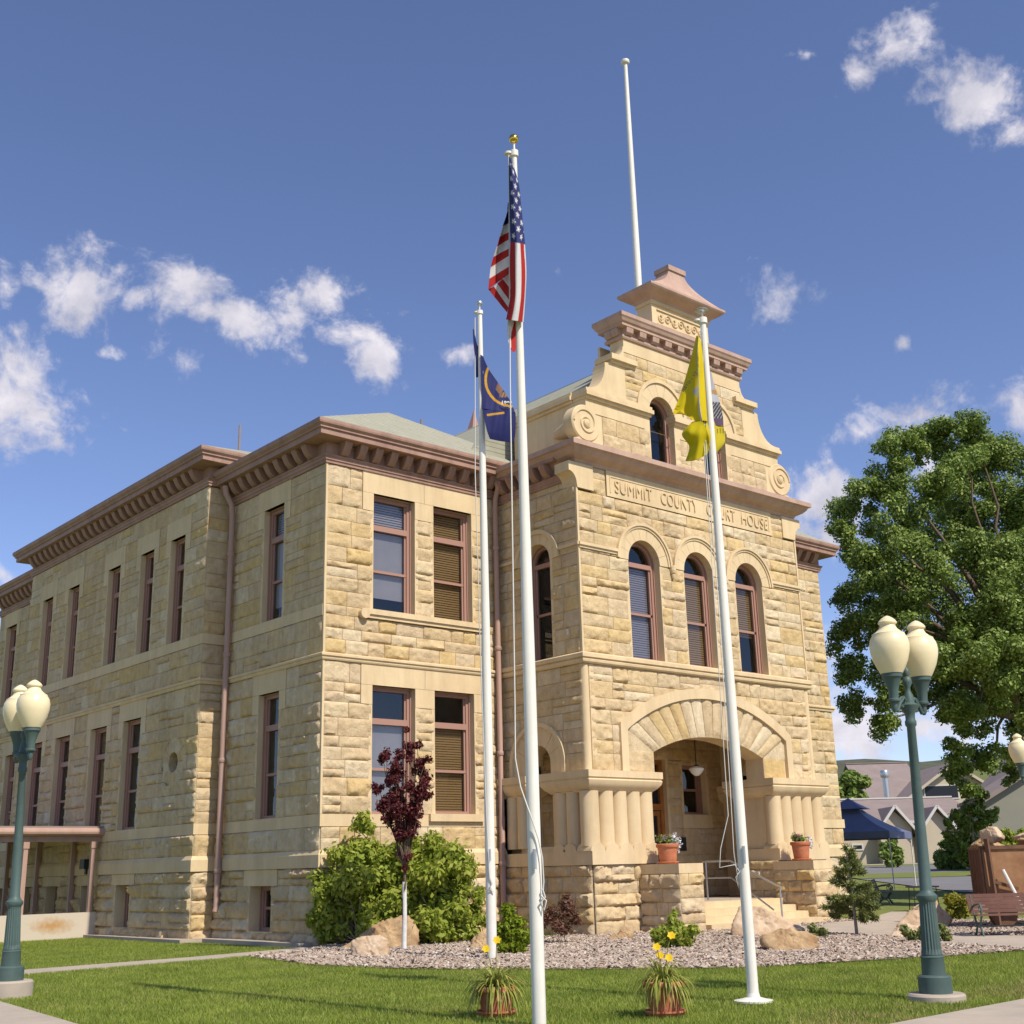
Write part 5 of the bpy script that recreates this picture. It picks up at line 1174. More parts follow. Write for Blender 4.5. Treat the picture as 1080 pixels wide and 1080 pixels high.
# ================================================================== planting
def leaves(clumps, n, size, rng, shell=.55, up=.35, aspect=.55, droop=0.0):
    """leaf quads spread through ellipsoid clumps [(centre, rx, ry, rz)]"""
    w = np.array([c[1]*c[2]+c[1]*c[3] for c in clumps], float); w /= w.sum(); idx = rng.choice(len(clumps), n, p=w)
    Cn = np.array([c[0] for c in clumps], float)[idx]; R = np.array([c[1:4] for c in clumps], float)[idx]
    d = rng.normal(size=(n, 3)); d /= np.linalg.norm(d, axis=1)[:, None]
    rad = (shell+(1-shell)*rng.random(n))*(1+.16*rng.normal(size=n)); P = Cn+d*R*rad[:, None]
    nr = d+np.array([0, 0, up])+.75*rng.normal(size=(n, 3)); nr /= np.linalg.norm(nr, axis=1)[:, None]
    t = rng.normal(size=(n, 3)); t[:, 2] -= droop; t -= nr*(t*nr).sum(1)[:, None]; t /= np.linalg.norm(t, axis=1)[:, None]; b = np.cross(nr, t)
    s = size*(.6+.8*rng.random(n))[:, None]
    q = np.stack([P-t*s*.5, P+b*s*aspect*.5+nr*s*.06, P+t*s*.5, P-b*s*aspect*.5+nr*s*.06], 1)
    return q
def limb(mb, a, b, r0, r1, rng, k=5, wob=.08):
    a = np.array(a, float); b = np.array(b, float); L = np.linalg.norm(b-a)
    pts = [a+(b-a)*i/k+(rng.normal(size=3)*wob*L/k if 0 < i < k else 0) for i in range(k+1)]; mb.tube(pts, [r0+(r1-r0)*i/k for i in range(k+1)], 7)
# the big tree on the right
def big_tree():
    rng = np.random.default_rng(21); D = 42.0; S = D/FPX
    base = at(1112, 930, D); base[2] = hgt(base[0], base[1]); t = thing('tree', base, 'very large leafy green tree rising behind the right corner of the courthouse', 'tree')
    cl = []
    outline = [(1015,470,30,0),(975,475,28,1),(1050,480,30,2),(935,505,30,0),(905,540,28,1),(916,514,24,0),(943,480,24,0),(958,462,20,0),(890,560,18,0),(1000,452,22,0),(1035,460,26,0),(990,520,32,-2),(1040,530,30,1),(1085,520,32,0),(950,550,28,-2),(898,580,22,0),(925,600,30,-2),(975,590,32,-3),(1025,595,30,-2),(1075,585,34,-2),(890,625,18,1),(915,650,28,-1),(960,650,30,-2),(1015,660,30,-1),(1065,650,34,-2),(892,675,20,0),(905,705,25,0),(940,715,28,0),(990,710,30,1),(1040,710,32,0),(1080,720,34,-2),(900,745,18,0),(930,752,22,-1),(960,735,20,1),(1000,745,24,0),(1035,755,26,0),(1070,770,28,1),(1015,785,20,-1),(1045,800,20,0),(1010,815,16,0),(1065,815,12,1),(1025,835,14,0),
      (1110,560,40,0),(1130,640,45,0),(1120,720,40,0),(1150,560,40,1),(1100,480,34,1),(1160,700,45,0),(1010,545,30,3),(950,610,30,3),(1050,640,36,3),(980,680,30,3),(1100,600,40,3),(1030,500,30,3),(930,680,26,3),(1045,635,26,-4),(1078,660,28,-4),(1055,700,28,-5),(1085,735,26,-5),(1010,690,26,-4),(1095,600,30,-4),(1090,690,28,-5),(1020,750,22,-3),(1070,790,20,-4)]
    for (px, py, r, dd) in outline:
        c = at(px, py, D+dd)-base
        for k in range(9):
            o = rng.normal(size=3); o /= np.linalg.norm(o); o *= r*S*rng.uniform(.35, 1.0); rr = r*S*rng.uniform(.36, .62); cl.append((c+o, rr, rr, rr*.8))
    for (px, py, r) in [(960,560,34),(1000,570,34),(940,600,30),(990,630,36),(1040,600,36),(1060,560,36),(1020,690,36),(960,690,32),(1060,680,36),(1000,520,30),(960,620,34),(1080,640,36),(930,660,26),(1040,740,30),(1075,690,34),(1090,650,34),(1060,650,30),(1085,740,30)]:
        c = at(px, py, D+1.5)-base; cl.append((c, r*S, r*S*1.2, r*S*.8))
    q = leaves(cl, 300000, .125, rng, shell=.45, up=.6)
    quads('crown', q, 'leaf', t)
    m = MB(); top = np.array([0, 0, 6.5]); m.tube([(0, 0, -.3), (.05, .05, .8), (0, 0, 3), top], [.75, .55, .48, .42], 12)
    for (px, py, r, dd) in outline[::2]:
        c = at(px, py+10, D+dd)-base; st = top+np.array([0, 0, rng.uniform(-2, 1.5)]); mid = st+(c-st)*.5+np.array([0, 0, .8]); limb(m, st, mid, .17, .08, rng); limb(m, mid, c, .07, .02, rng)
    m.build('trunk', 'bark', t, smooth=60)
big_tree()
def tree(name, base, clumps, n, size, leafm, trunk, tr, barkm, label, cat='tree', group=None, seed=1, shell=.5, sub=4, droop=0., spread=.9, part='crown', stem='trunk'):
    rng = np.random.default_rng(seed); base = np.array(base, float); t = thing(name, base, label, cat, group); cl = []
    for c, r in clumps:
        c = np.array(c, float)-base
        for k in range(sub):
            o = rng.normal(size=3); o /= np.linalg.norm(o); cl.append((c+o*r*rng.uniform(.2, spread), r*.62, r*.62, r*.55))
    quads(part, leaves(cl, n, size, rng, shell=shell, droop=droop), leafm, t)
    m = MB()
    if trunk is not None:
        top = np.array(trunk)-base; limb(m, (0, 0, -.1), top, tr, tr*.7, rng, wob=.03)
        for c, r in clumps: limb(m, top, np.array(c)-base, tr*.5, tr*.15, rng)
    else:
        for c, r in clumps:
            limb(m, rng.normal(size=3)*[.08, .08, 0], np.array(c)-base+rng.normal(size=3)*r*.3, tr*.8, tr*.3, rng)
    m.build(stem, barkm, t, smooth=60); return t
def pc(px, py, r, dep): return (at(px, py, dep), r*dep/FPX)
# two bushes against the wall
b1 = gz(388, 997); d1_ = dep_of(b1); b2 = gz(468, 995.5); d2_ = dep_of(b2)
tree('bush', b1, [pc(x, y, r, d1_+k) for x, y, r, k in [(352,930,20,0),(385,895,26,.3),(345,965,18,0),(400,945,30,.1),(378,872,14,.2),(372,925,24,-.3),(420,905,22,.3),(395,980,24,-.2),(360,985,16,0),(410,965,26,-.3),(345,945,14,-.2),(358,950,22,.2),(372,905,22,0),(400,920,26,.2),(335,955,14,0),(340,975,16,.1),(420,935,26,.3),(380,955,28,.2)]], 17000, .12, 'lilacleaf', None, .022, 'palebark', 'broad green bush at the left, behind the wedge shaped boulder', 'bush', 'bushes against the courthouse wall', 5, shell=.35, droop=.8, part='foliage', stem='stems')
tree('bush', b2, [pc(x, y, r, d2_+k) for x, y, r, k in [(462,895,22,.2),(488,925,20,.1),(450,935,30,0),(484,960,24,0),(440,900,18,.3),(495,980,14,0),(465,978,24,-.1),(470,915,26,-.3),(500,945,12,.1),(455,965,26,-.3),(445,960,28,.2),(475,945,30,.3),(435,940,24,.2),(502,965,12,.1),(480,985,20,.1),(450,985,20,.2),(432,900,24,.2),(428,930,26,.2),(430,960,26,.2),(415,915,20,.3)]], 19000, .12, 'lilacleaf', None, .022, 'palebark', 'broad green bush at the right, under the paired lower windows', 'bush', 'bushes against the courthouse wall', 6, shell=.35, droop=.8, part='foliage', stem='stems')
# purple-leaved young tree with white trunk
pb = gz(426, 1003); dp_ = dep_of(pb)
tp = tree('young_tree', pb, [pc(x, y, r, dp_+k) for x, y, r, k in [(408,795,9,0),(432,785,8,0.1),(418,815,13,0),(440,812,11,.1),(410,840,15,0),(436,835,14,-.1),(448,825,7,0),(400,830,7,.1),(425,860,15,0),(440,858,9,.1),(408,862,9,.1),(426,882,11,0),(424,902,7,0),(428,770,4,0),(450,800,5,0),(427,915,4,0),(404,800,5,0),(420,795,7,.1),(430,800,8,-.1),(446,838,8,.1),(402,848,8,0),(440,785,5,0),(413,825,8,.1),(432,870,9,0),(418,870,8,0),(422,845,9,.1)]], 9500, .07, 'purpleleaf', at(427, 915, dp_), .035, 'bark', 'slender young tree with dark purple leaves and a white wrapped trunk', seed=8, shell=.2, sub=5, spread=1.1)
for o in list(tp.children):
    if o.name.startswith('trunk'): pass
m = MB(); q = at(426.5, 930, dp_)-pb; m.tube([(0, 0, -.05), q*.5+np.array([.01, 0, 0]), q], [.05, .045, .042], 10); m.build('trunk_wrap', 'whitebark', tp, smooth=60)

def hull_rock(name, pts, m, label, seed, cat='boulder', group='landscape boulders', sub=3, rough=.05):
    """pts: convex outline points (world); a broken boulder with softened, roughened faces"""
    import bmesh
    P = np.array(pts, float); base = P.mean(0); base[2] = P[:, 2].min()
    bm = bmesh.new(); vs = [bm.verts.new(tuple(p-base)) for p in P]; bmesh.ops.convex_hull(bm, input=vs)
    bm.normal_update(); Q = P-base; size = float(np.ptp(P, axis=0).max()); cen = Q.mean(0)
    pl = []
    for f in bm.faces:
        nrm_ = np.array(f.normal); dd = nrm_@(np.array(f.verts[0].co)-cen)
        if dd < 0: nrm_, dd = -nrm_, -dd
        pl.append((*nrm_, max(dd, size*.02)))
    pl = np.array(pl); bm.free(); bm = bmesh.new(); bmesh.ops.create_icosphere(bm, subdivisions=5, radius=1.0); from mathutils import noise
    for v in bm.verts:
        d = np.array(v.co); t = np.clip(pl[:, :3]@d, 1e-4, None)/pl[:, 3]; rr = 1.0/((t**60).sum()**(1/60.0))
        p = Vector(tuple(cen+d*rr)); c = p*(2.2/size)+Vector((seed*3.1, 0, 0))
        f1 = noise.fractal(c*1.5, .9, 2.1, 5); f2 = abs(noise.fractal(c*2.6+Vector((9, 4, 2)), .9, 2.1, 4))
        v.co = p+Vector(tuple(d))*size*rough*(1.0*f1-1.5*max(0, .28-f2)+.3*noise.fractal(c*9, .8, 2.1, 3))
    me = bpy.data.meshes.new(name); bm.to_mesh(me); bm.free(); me.polygons.foreach_set('use_smooth', np.ones(len(me.polygons), bool)); me.materials.append(MT[m])
    o = bpy.data.objects.new(name, me); COL.objects.link(o); o.location = (base[0], base[1], base[2]-(.05 if name == 'boulder' else 0)); return tag(o, label, cat, group)
def rock_px(outline, py_base, px_base, depth, m, label, seed, skew=.5, **k):
    """outline: silhouette pixels of the rock, standing on the ground at (px_base, py_base); gets its own thickness"""
    d = dep_of(gz(px_base, py_base)); pts = []
    cx = sum(p[0] for p in outline)/len(outline)
    for i, (px, py) in enumerate(outline):
        low = py > py_base-8
        pts.append(at(px, py, d+(0 if low else depth*.3))); pts.append(at(cx+(px-cx)*.85, py+(0 if low else 2), d+depth*(.9 if i % 2 else .7)))
        pts.append(at(cx+(px-cx)*.9, py, d+depth*.45))
    return hull_rock('boulder', pts, m, label, seed, **k)
rock_px([(356,998),(395,982),(409,964),(432,963),(441,975),(445,1001),(420,1003),(360,1003)], 1001, 400, .9, 'rock', 'wedge shaped brown boulder behind the white trunk', 2)
rock_px([(369,1002),(371,990),(380,984),(402,983),(411,990),(411,1006),(402,1012),(385,1011)], 1010, 390, .7, 'rocklt', 'rounded pale boulder in front of the wedge shaped one', 3)
rock_px([(495,999),(497,988),(506,980),(514,978),(520,985),(520,1000),(505,1002)], 1001, 508, .6, 'rock', 'brown rounded boulder half hidden by the left flagpole', 4)
rock_px([(637,991),(648,981),(658,990),(660,993),(640,993)], 992, 648, .25, 'rock', 'small slanted stone leaning at the foot of the porch base', 5)
rock_px([(650,983),(656,974),(667,974),(669,990),(660,993),(650,988)], 991, 660, .3, 'rock', 'small upright block of stone at the foot of the porch base', 6)
rock_px([(770,984),(776,965),(779,952),(800,953),(825,965),(848,976),(846,986),(820,990),(775,988)], 988, 800, 1.1, 'rocklt', 'largest boulder, with sloping flat top beside the steps', 7)
rock_px([(800,984),(806,981),(825,977),(850,978),(862,985),(866,994),(858,1000),(845,1006),(820,1003),(802,994)], 1004, 835, .8, 'rock', 'brown boulder with a chipped face before the largest boulder', 8)
rock_px([(943,974),(957,958),(975,948),(985,946),(1004,969),(990,980),(950,980)], 980, 970, 1.0, 'rocklt', 'pale pointed boulder behind the right lamp post', 9)
rock_px([(938,985),(941,977),(955,971),(972,974),(975,985),(955,990),(941,989)], 989, 955, .6, 'rocklt', 'low rounded pinkish boulder left of the right lamp post', 10)
rock_px([(1022,957),(1030,941),(1040,937),(1052,940),(1052,958),(1030,962)], 962, 1038, .8, 'rocklt', 'pale boulder between the yellow green shrub and the ore cart', 11)

def shrub(px, py, cl, n, size, lm, label, seed, cat='shrub', group=None, **k):
    b = gz(px, py); d = dep_of(b); return tree('shrub', b, [pc(x, y, r, d) for x, y, r in cl], n, size, lm, None, .008, 'bark', label, cat, group, seed, shell=.3, part='foliage', stem='stems', **k)
shrub(540, 1007, [(528,985,11),(545,985,12),(537,965,9),(552,992,9),(532,998,11),(545,1000,11),(532,955,4),(541,975,11)], 5200, .075, 'limeleaf', 'bright lime green shrub right of the left flagpole', 31)
shrub(590, 996, [(580,965,11),(597,960,12),(590,978,12),(605,972,8),(572,972,7),(592,950,8)], 3200, .05, 'drytwig', 'sparse dark purple shrub in front of the porch base', 32)
shrub(710, 1001, [(700,985,12),(722,985,12),(711,975,9),(711,992,13),(697,993,8),(727,992,8),(712,963,4)], 5000, .075, 'lilacleaf', 'rounded green shrub in the mulch before the left cheek pier', 33)
shrub(862, 990, [(855,982,6),(864,984,6),(868,987,5)], 2200, .06, 'needle', 'small dark mound shrub behind the chipped boulder', 34)
shrub(975, 994, [(960,985,8),(975,983,9),(990,984,9),(998,987,6),(966,988,7),(985,989,7)], 5000, .06, 'needle', 'low spreading green shrub around the foot of the right lamp', 35)
shrub(1008, 968, [(1003,950,8),(1013,952,9),(1008,960,9),(1000,962,6),(1016,961,6)], 3200, .09, 'yelleaf', 'yellow green shrub right of the right lamp post', 36)
# young spruce
def spruce():
    rng = np.random.default_rng(4); b = gz(904, 987); d = dep_of(b); s = d/FPX; t = thing('spruce', b, 'small open spruce tree at the right corner of the courthouse', 'spruce tree')
    H = 86*s; m = MB(); m.tube([(0, 0, -.05), (-.02, 0, H*.5), (-.09, .0, H)], [.035, .024, .006], 8); m.build('trunk', 'palebark', t, smooth=60)
    qs = []; br = MB()
    for k in range(50):
        f = rng.uniform(.10, .99); z = H*f; L = (1.02-f)*38*s*rng.uniform(.6, 1.15)+.05
        if f < .28: L *= .8
        a = rng.uniform(0, 2*math.pi); p0 = np.array([-.09*f*f, 0, z]); p1 = p0+np.array([math.cos(a)*L, math.sin(a)*L, L*rng.uniform(-.05, .30)]); br.tube([p0, p1], [.008, .003], 5)
        n = int(240*L/.5)+40
        for i in range(n):
            u = rng.uniform(.22 if f > .25 else .6, 1.0); c = p0+(p1-p0)*u; dr_ = rng.normal(size=3); dr_ += (p1-p0)/L*1.2; dr_ /= np.linalg.norm(dr_)
            wv = np.cross(dr_, rng.normal(size=3)); wv /= np.linalg.norm(wv); l = rng.uniform(.05, .11)
            off = rng.normal(size=3)*.018; qs.append([c+off-wv*.009, c+off+wv*.009, c+off+dr_*l+wv*.005, c+off+dr_*l-wv*.005])
    br.build('branches', 'bark', t); quads('needles', np.array(qs), 'needle', t)
spruce()
# ---- terracotta pots
def pot(base, r, h, label, kind, seed, group):
    rng = np.random.default_rng(seed); t = thing('flower_pot', base, label, 'flower pot', group)
    m = MB(); m.lathe([(r*.72, .03), (r*.76, .06), (r*.90, h*.80), (r*1.0, h*.82), (r*1.04, h*.86), (r*1.04, h*.97), (r*.98, h), (r*.86, h), (r*.84, h*.9), (.0, h*.9)], (0, 0, 0), 32)
    m.build('pot', 'terra', t, smooth=35)
    m = MB(); m.lathe([(r*.85, 0), (r*1.0, .035), (r*1.0, .05), (r*.92, .05), (r*.85, .03), (0, .03)], (0, 0, 0), 32); m.build('saucer', 'terra', t, smooth=35)
    m = MB(); m.lathe([(0.001, h*.93), (r*.84, h*.93), (r*.84, h*.90)], (0, 0, 0), 20); m.build('soil', 'soil', t)
    qs = []
    if kind == 'lily':
        for i in range(210):
            a = rng.uniform(0, 2*math.pi); L = rng.uniform(.24, .48); e = rng.uniform(.25, 1.40); dv = np.array([math.cos(a), math.sin(a), 0]); sd = np.array([-math.sin(a), math.cos(a), 0])
            p = np.array([0, 0, h*.92])+dv*rng.uniform(0, r*.5); v = dv*math.cos(e)+np.array([0, 0, math.sin(e)]); pr = None; w = .0095; ns = 8
            for k in range(ns+1):
                ww = w*(1-(k/ns)**2)+.001; cu = (p-sd*ww, p+sd*ww)
                if pr is not None: qs.append([pr[0], pr[1], cu[1], cu[0]])
                pr = cu; p = p+v*L/ns; v = v+np.array([0, 0, -.36*(1.5-e*.4)]); v /= np.linalg.norm(v)
        quads('leaves', np.array(qs), 'strap', t)
        st = MB()
        spots = [(-.05, .0, .30), (.10, .02, .40), (-.02, .03, .22), (.06, -.02, .20)] if seed % 2 else [(.02, .0, .42), (-.09, .02, .34)]
        for (x, y, z) in spots:
            fq = []; f = RH*x+FH*y+np.array([0, 0, h+z]); st.tube([(0, 0, h*.9), f*[.6, .6, 1]-[0, 0, .1], f], .005, 5)
            for pth in range(6):
                a = pth*math.pi/3+.2; nd = np.array(-FH)*.8+np.array([0, 0, .5]); nd /= np.linalg.norm(nd); e1 = np.cross(nd, [0, 0, 1.0]); e1 /= np.linalg.norm(e1); e2 = np.cross(nd, e1)
                d1v = e1*math.cos(a)+e2*math.sin(a); d2v = np.cross(nd, d1v); fq.append([f, f+d1v*.024+d2v*.020+nd*.012, f+d1v*.046+nd*.012, f+d1v*.024-d2v*.020+nd*.012])
            quads('flower', np.array(fq), 'yellowfl', t)
        st.build('stems', 'strap', t)
    else:
        c = [((RH*.0+FH*0+np.array([0, 0, h+.06])), r*.9, r*.9, .10), (RH*(-r*.5)+np.array([0, 0, h+.10]), r*.5, r*.5, .12)]
        quads('leaves', leaves(c, 420, .06, rng, shell=.2), 'leaf', t)
        wc = [(RH*(r*.95)+np.array([0, 0, h+.0]), r*.42, r*.42, .16), (RH*(r*.6)+np.array([0, 0, h+.12]), r*.4, r*.4, .10)] if seed % 2 else [(RH*(r*1.0)+np.array([0, 0, h-.04]), r*.3, r*.3, .14)]
        quads('white_flowers', leaves(wc, 150, .05, rng, shell=.6, aspect=.9), 'whitefl', t)
        quads('pink_flowers', leaves([(RH*(-r*.25)+np.array([0, 0, h+.10]), r*.5, r*.5, .08)], 70, .05, rng, shell=.6, aspect=.9), 'pinkfl', t)
        for i in range(14):
            a = rng.uniform(0, 6.28); e = np.array([math.cos(a)*.25, math.sin(a)*.25, 0]); p = np.array([0, 0, h]); sd = np.array([-math.sin(a), math.cos(a), 0])*.006
            q = [p+e*.5*.7+[0, 0, .14], p+e*1.0+[0, 0, .22]]; qs.append([p-sd, p+sd, q[0]+sd, q[0]-sd]); qs.append([q[0]-sd, q[0]+sd, q[1]+sd*.2, q[1]-sd*.2])
        quads('grass_spikes', np.array(qs), 'strap', t)
    return t
pot(gz(523.5, 1071), .195, .27, 'terracotta pot of drooping daylilies beside the tall flagpole', 'lily', 12, 'daylily pots on the lawn')
pot(gz(702, 1071), .195, .31, 'terracotta pot of daylilies left of the yellow flag\'s pole', 'lily', 13, 'daylily pots on the lawn')
pot((6.72, -3.35, 1.40), .24, .42, 'terracotta pot with white and purple flowers on the left cheek pier', 'mixed', 15, 'flower pots on the cheek piers')
pot((11.40, -3.40, 1.40), .235, .44, 'terracotta pot with pink flowers on the right cheek pier', 'mixed', 16, 'flower pots on the cheek piers')

# ================================================================== entrance fittings
t = thing('handrail', (9.4, -2.0, .565), 'grey metal double handrail down the entrance steps', 'handrail')
m = MB(); B = np.array([9.4, -2.0, .565])
for z, y2, z2 in ((.87, -4.25, .46), (.50, -4.0, .20)): m.tube([np.array(p)-B for p in [(9.4, -2.0, .565+z), (9.4, -2.85, .565+z), (9.4, y2, z2+(.37 if z > .6 else .15))]], .022, 8)
m.build('rail', 'steel', t, smooth=60)
m = MB()
for y, z0, z1 in ((-2.1, .56, 1.44), (-4.22, .1, .86)): m.tube([np.array(p)-B for p in [(9.4, y, z0), (9.4, y, z1)]], .022, 8)
m.build('post', 'steel', t, smooth=60)
t = thing('pendant_lamp', (10.1, -1.4, 4.7), 'white glass bowl lamp hanging inside the entrance porch', 'pendant lamp')
m = MB(); m.lathe([(.012, -.95), (.012, 0), (.05, 0)], (0, 0, 0), 8); m.lathe([(.06, -1.0), (.07, -.95), (.03, -.92)], (0, 0, 0), 14); m.build('rod', 'black', t, smooth=40)
m = MB(); m.lathe([(.02, -1.20), (.06, -1.19), (.13, -1.13), (.185, -1.05), (.19, -1.02), (.14, -.985), (.07, -.96)], (0, 0, 0), 24); m.build('bowl', 'milk', t, smooth=60)

# ================================================================== right hand middle distance
def bench(base, rdir, L, m_s, m_f, label, s=1.0, n=6):
    t = thing('bench', base, label, 'bench'); r = np.array(rdir); f = np.array([r[1], -r[0], 0.0])   # f: the side one sits on
    P = lambda a, b, z: r*a+f*b+np.array([0, 0, z*s])
    for part, rows in (('seat', [(.08, .42), (.18, .42), (.28, .42), (.38, .425)]), ('backrest', [(-.02-.028*k, .49+.075*k) for k in range(n-1)])):
        m = MB()
        for b, z in rows: m.bar(P(0, b*s, z), P(L, b*s, z), .095*s if part == 'seat' else .03*s, .03*s if part == 'seat' else .070*s)
        m.build(part, m_s, t)
    for a in (.08, L-.08):
        m = MB()
        m.tube([P(a, .40*s, .0), P(a, .34*s, .12), P(a, .27*s, .2), P(a, .34*s, .32), P(a, .40*s, .40)], .022*s, 7); m.tube([P(a, -.06*s, .0), P(a, .04*s, .12), P(a, .09*s, .2), P(a, .02*s, .34), P(a, -.02*s, .45), P(a, -.14*s, .82)], .022*s, 7)
        m.tube([P(a, .27*s, .2), P(a, .09*s, .2)], .016*s, 6); m.tube([P(a, .40*s, .40), P(a, .44*s, .55), P(a, .36*s, .64), P(a, .1*s, .62), P(a, -.06*s, .58)], .022*s, 7)
        m.tube([P(a, .36*s+.06*s*math.cos(k), .55+.06*math.sin(k)) for k in np.linspace(0, 6.3, 12)], .012*s, 6); m.build('end_frame', m_f, t, smooth=60)
    m = MB(); m.bar(P(.08, .16*s, .2), P(L-.08, .16*s, .2), .02*s, .03*s); m.build('stretcher', m_f, t)
    return t
bb_ = gz(1028, 988); bench(bb_+FH*.1, RH, 1.75, 'slat', 'green', 'brown slatted park bench at the right edge, in front of the rusty ore cart', .88)
bk = at(926, 948, 40); bk[2] = hgt(bk[0], bk[1]); bench(bk, (FH+RH*.33)/np.linalg.norm(FH+RH*.33), 1.5, 'black', 'black', 'black bench seen end on, behind the spruce', .95)
# ore cart
def ore_cart():
    d = 25.5; b = at(1043, 960, d); b[2] = 0; t = thing('ore_cart', b, 'rusty steel ore cart heaped with rocks behind the brown bench', 'ore cart')
    r = RH; f = FH; P = lambda a, c, z: r*a+f*c+np.array([0, 0, z])
    w, l = 2.6, 1.3; z0, z1 = .45, 1.55; m = MB()
    for (a0, c0, a1, c1) in ((0, 0, w, 0), (0, 0, .25, l), (.25, l, w+.25, l), (w, 0, w+.25, l)): 
        e = np.array([a1-a0, c1-c0]); e /= np.linalg.norm(e); nn = np.array([e[1], -e[0]])*.02
        m.hexa([P(a0-nn[0], c0-nn[1], z0), P(a1-nn[0], c1-nn[1], z0), P(a1+nn[0], c1+nn[1], z0), P(a0+nn[0], c0+nn[1], z0), P(a0-nn[0], c0-nn[1], z1), P(a1-nn[0], c1-nn[1], z1), P(a1+nn[0], c1+nn[1], z1), P(a0+nn[0], c0+nn[1], z1)])
    m.hexa([P(0, 0, z0), P(w, 0, z0), P(w+.25, l, z0), P(.25, l, z0), P(0, 0, z0+.05), P(w, 0, z0+.05), P(w+.25, l, z0+.05), P(.25, l, z0+.05)]); m.build('body', 'rust', t)
    m = MB()
    m.bar(P(0, -.03, z1), P(w, -.03, z1), .05, .07); m.bar(P(-.02, 0, z1), P(.23, l, z1), .05, .07)
    for k in range(5): q = k/4; m.bar(P(-.03+.25*q, l*q, z0), P(-.03+.25*q, l*q, z1), .05, .05)
    m.bar(P(0, -.04, z0+.02), P(w, -.04, z0+.02), .05, .08); m.build('rim', 'rustdk', t)
    m = MB(); m.bar(P(.12, -.12, .02), P(.08, -.12, 1.72), .07, .08); m.bar(P(.12, -.12, .9), P(.6, -.1, .75), .05, .06); m.build('upright', 'rustdk', t)
    for a in (.35, 1.9):
        m = MB(); M_ = MB(); M_.lathe([(.05, -.09), (.26, -.07), (.26, .0), (.29, .0), (.29, .04), (.05, .06)], (0, 0, 0), 24)
        R_ = np.stack([r, np.array([0, 0, 1.0]), f], 1); V = M_.v[0]@R_.T+P(a, .2, .28); m.add(V, M_.f); m.build('wheel', 'rustdk', t, smooth=40)
    m = MB(); m.tube([P(.32, -.16, 1.12), P(.56, -.35, .35)], .035, 8); m.build('lever', 'white', t)
    rg = np.random.default_rng(3)
    for k in range(15):
        c = b+P(rg.uniform(.2, w-.1), rg.uniform(.15, l-.15), z1+rg.uniform(0, .14)+(.14 if k % 3 == 0 else 0)); s_ = rg.uniform(.2, .36); pts = []
        for i in range(12):
            v = rg.normal(size=3); v /= np.linalg.norm(v); pts.append(c+v*s_*[1, 1, .6])
        hull_rock('rock', pts, 'rock' if k % 3 else 'rocklt', 'lump of broken ore heaped in the rusty cart', 50+k, 'rock', 'rocks heaped in the ore cart')
ore_cart()
# small dark table
p = at(974, 948, 36); p[2] = hgt(p[0], p[1]); t = thing('folding_table', p, 'small dark folding table standing on the far pavement', 'table')
m = MB(); c = [RH*a+FH*b+np.array([0, 0, z]) for z in (.60, .64) for a, b in ((-.38, -.3), (.38, -.3), (.38, .3), (-.38, .3))]; m.hexa(c); m.build('tabletop', 'black', t)
for a, b in ((-.34, -.26), (.34, -.26), (.34, .26), (-.34, .26)):
    m = MB(); m.tube([RH*a+FH*b, RH*a*.9+FH*b*.9+np.array([0, 0, .6])], .014, 6); m.build('leg', 'black', t)
# pop-up canopy
def canopy():
    d = 51.0; c0 = at(900, 900, d); c0[2] = hgt(c0[0], c0[1]); t = thing('pop_up_canopy', c0, 'navy blue pop up canopy tent on thin legs by the road', 'canopy tent')
    s = d/FPX; hw = 1.95; a0 = -math.pi/2+.28; cs = [RH*hw*1.41*math.cos(a0+k*math.pi/2)+FH*hw*1.41*math.sin(a0+k*math.pi/2) for k in range(4)]
    ze = 2.15; za = 3.45; m = MB()
    for k in range(4):
        A, B = cs[k], cs[(k+1) % 4]; n = 8
        def S(u, v):  # u along edge, v 0 eave..1 apex
            q = (A*(1-u)+B*u)*(1-v); sag = -.16*math.sin(math.pi*v)-.05*math.sin(math.pi*u)*(1-v); return q+np.array([0, 0, ze+(za-ze)*v+sag])
        V = [S(i/n, j/n*.78) for j in range(n+1) for i in range(n+1)]; m.add(V, [(j*(n+1)+i, j*(n+1)+i+1, (j+1)*(n+1)+i+1, (j+1)*(n+1)+i) for j in range(n) for i in range(n)])
        m.add([A+[0, 0, ze], B+[0, 0, ze], B+[0, 0, ze-.26], A+[0, 0, ze-.26]], [(0, 1, 2, 3)])
    m.build('canopy', 'tent', t, smooth=30)
    m = MB(); V = [c*.36+np.array([0, 0, 3.08]) for c in cs]+[np.array([0, 0, za+.08])]; m.add(V, [(0,1,4),(1,2,4),(2,3,4),(3,0,4)]); m.build('vent_cap', 'tent', t)
    for c in cs:
        m = MB(); m.tube([c*.98, c*.98+np.array([0, 0, ze])], .025, 6); m.build('leg', 'white', t)
canopy()
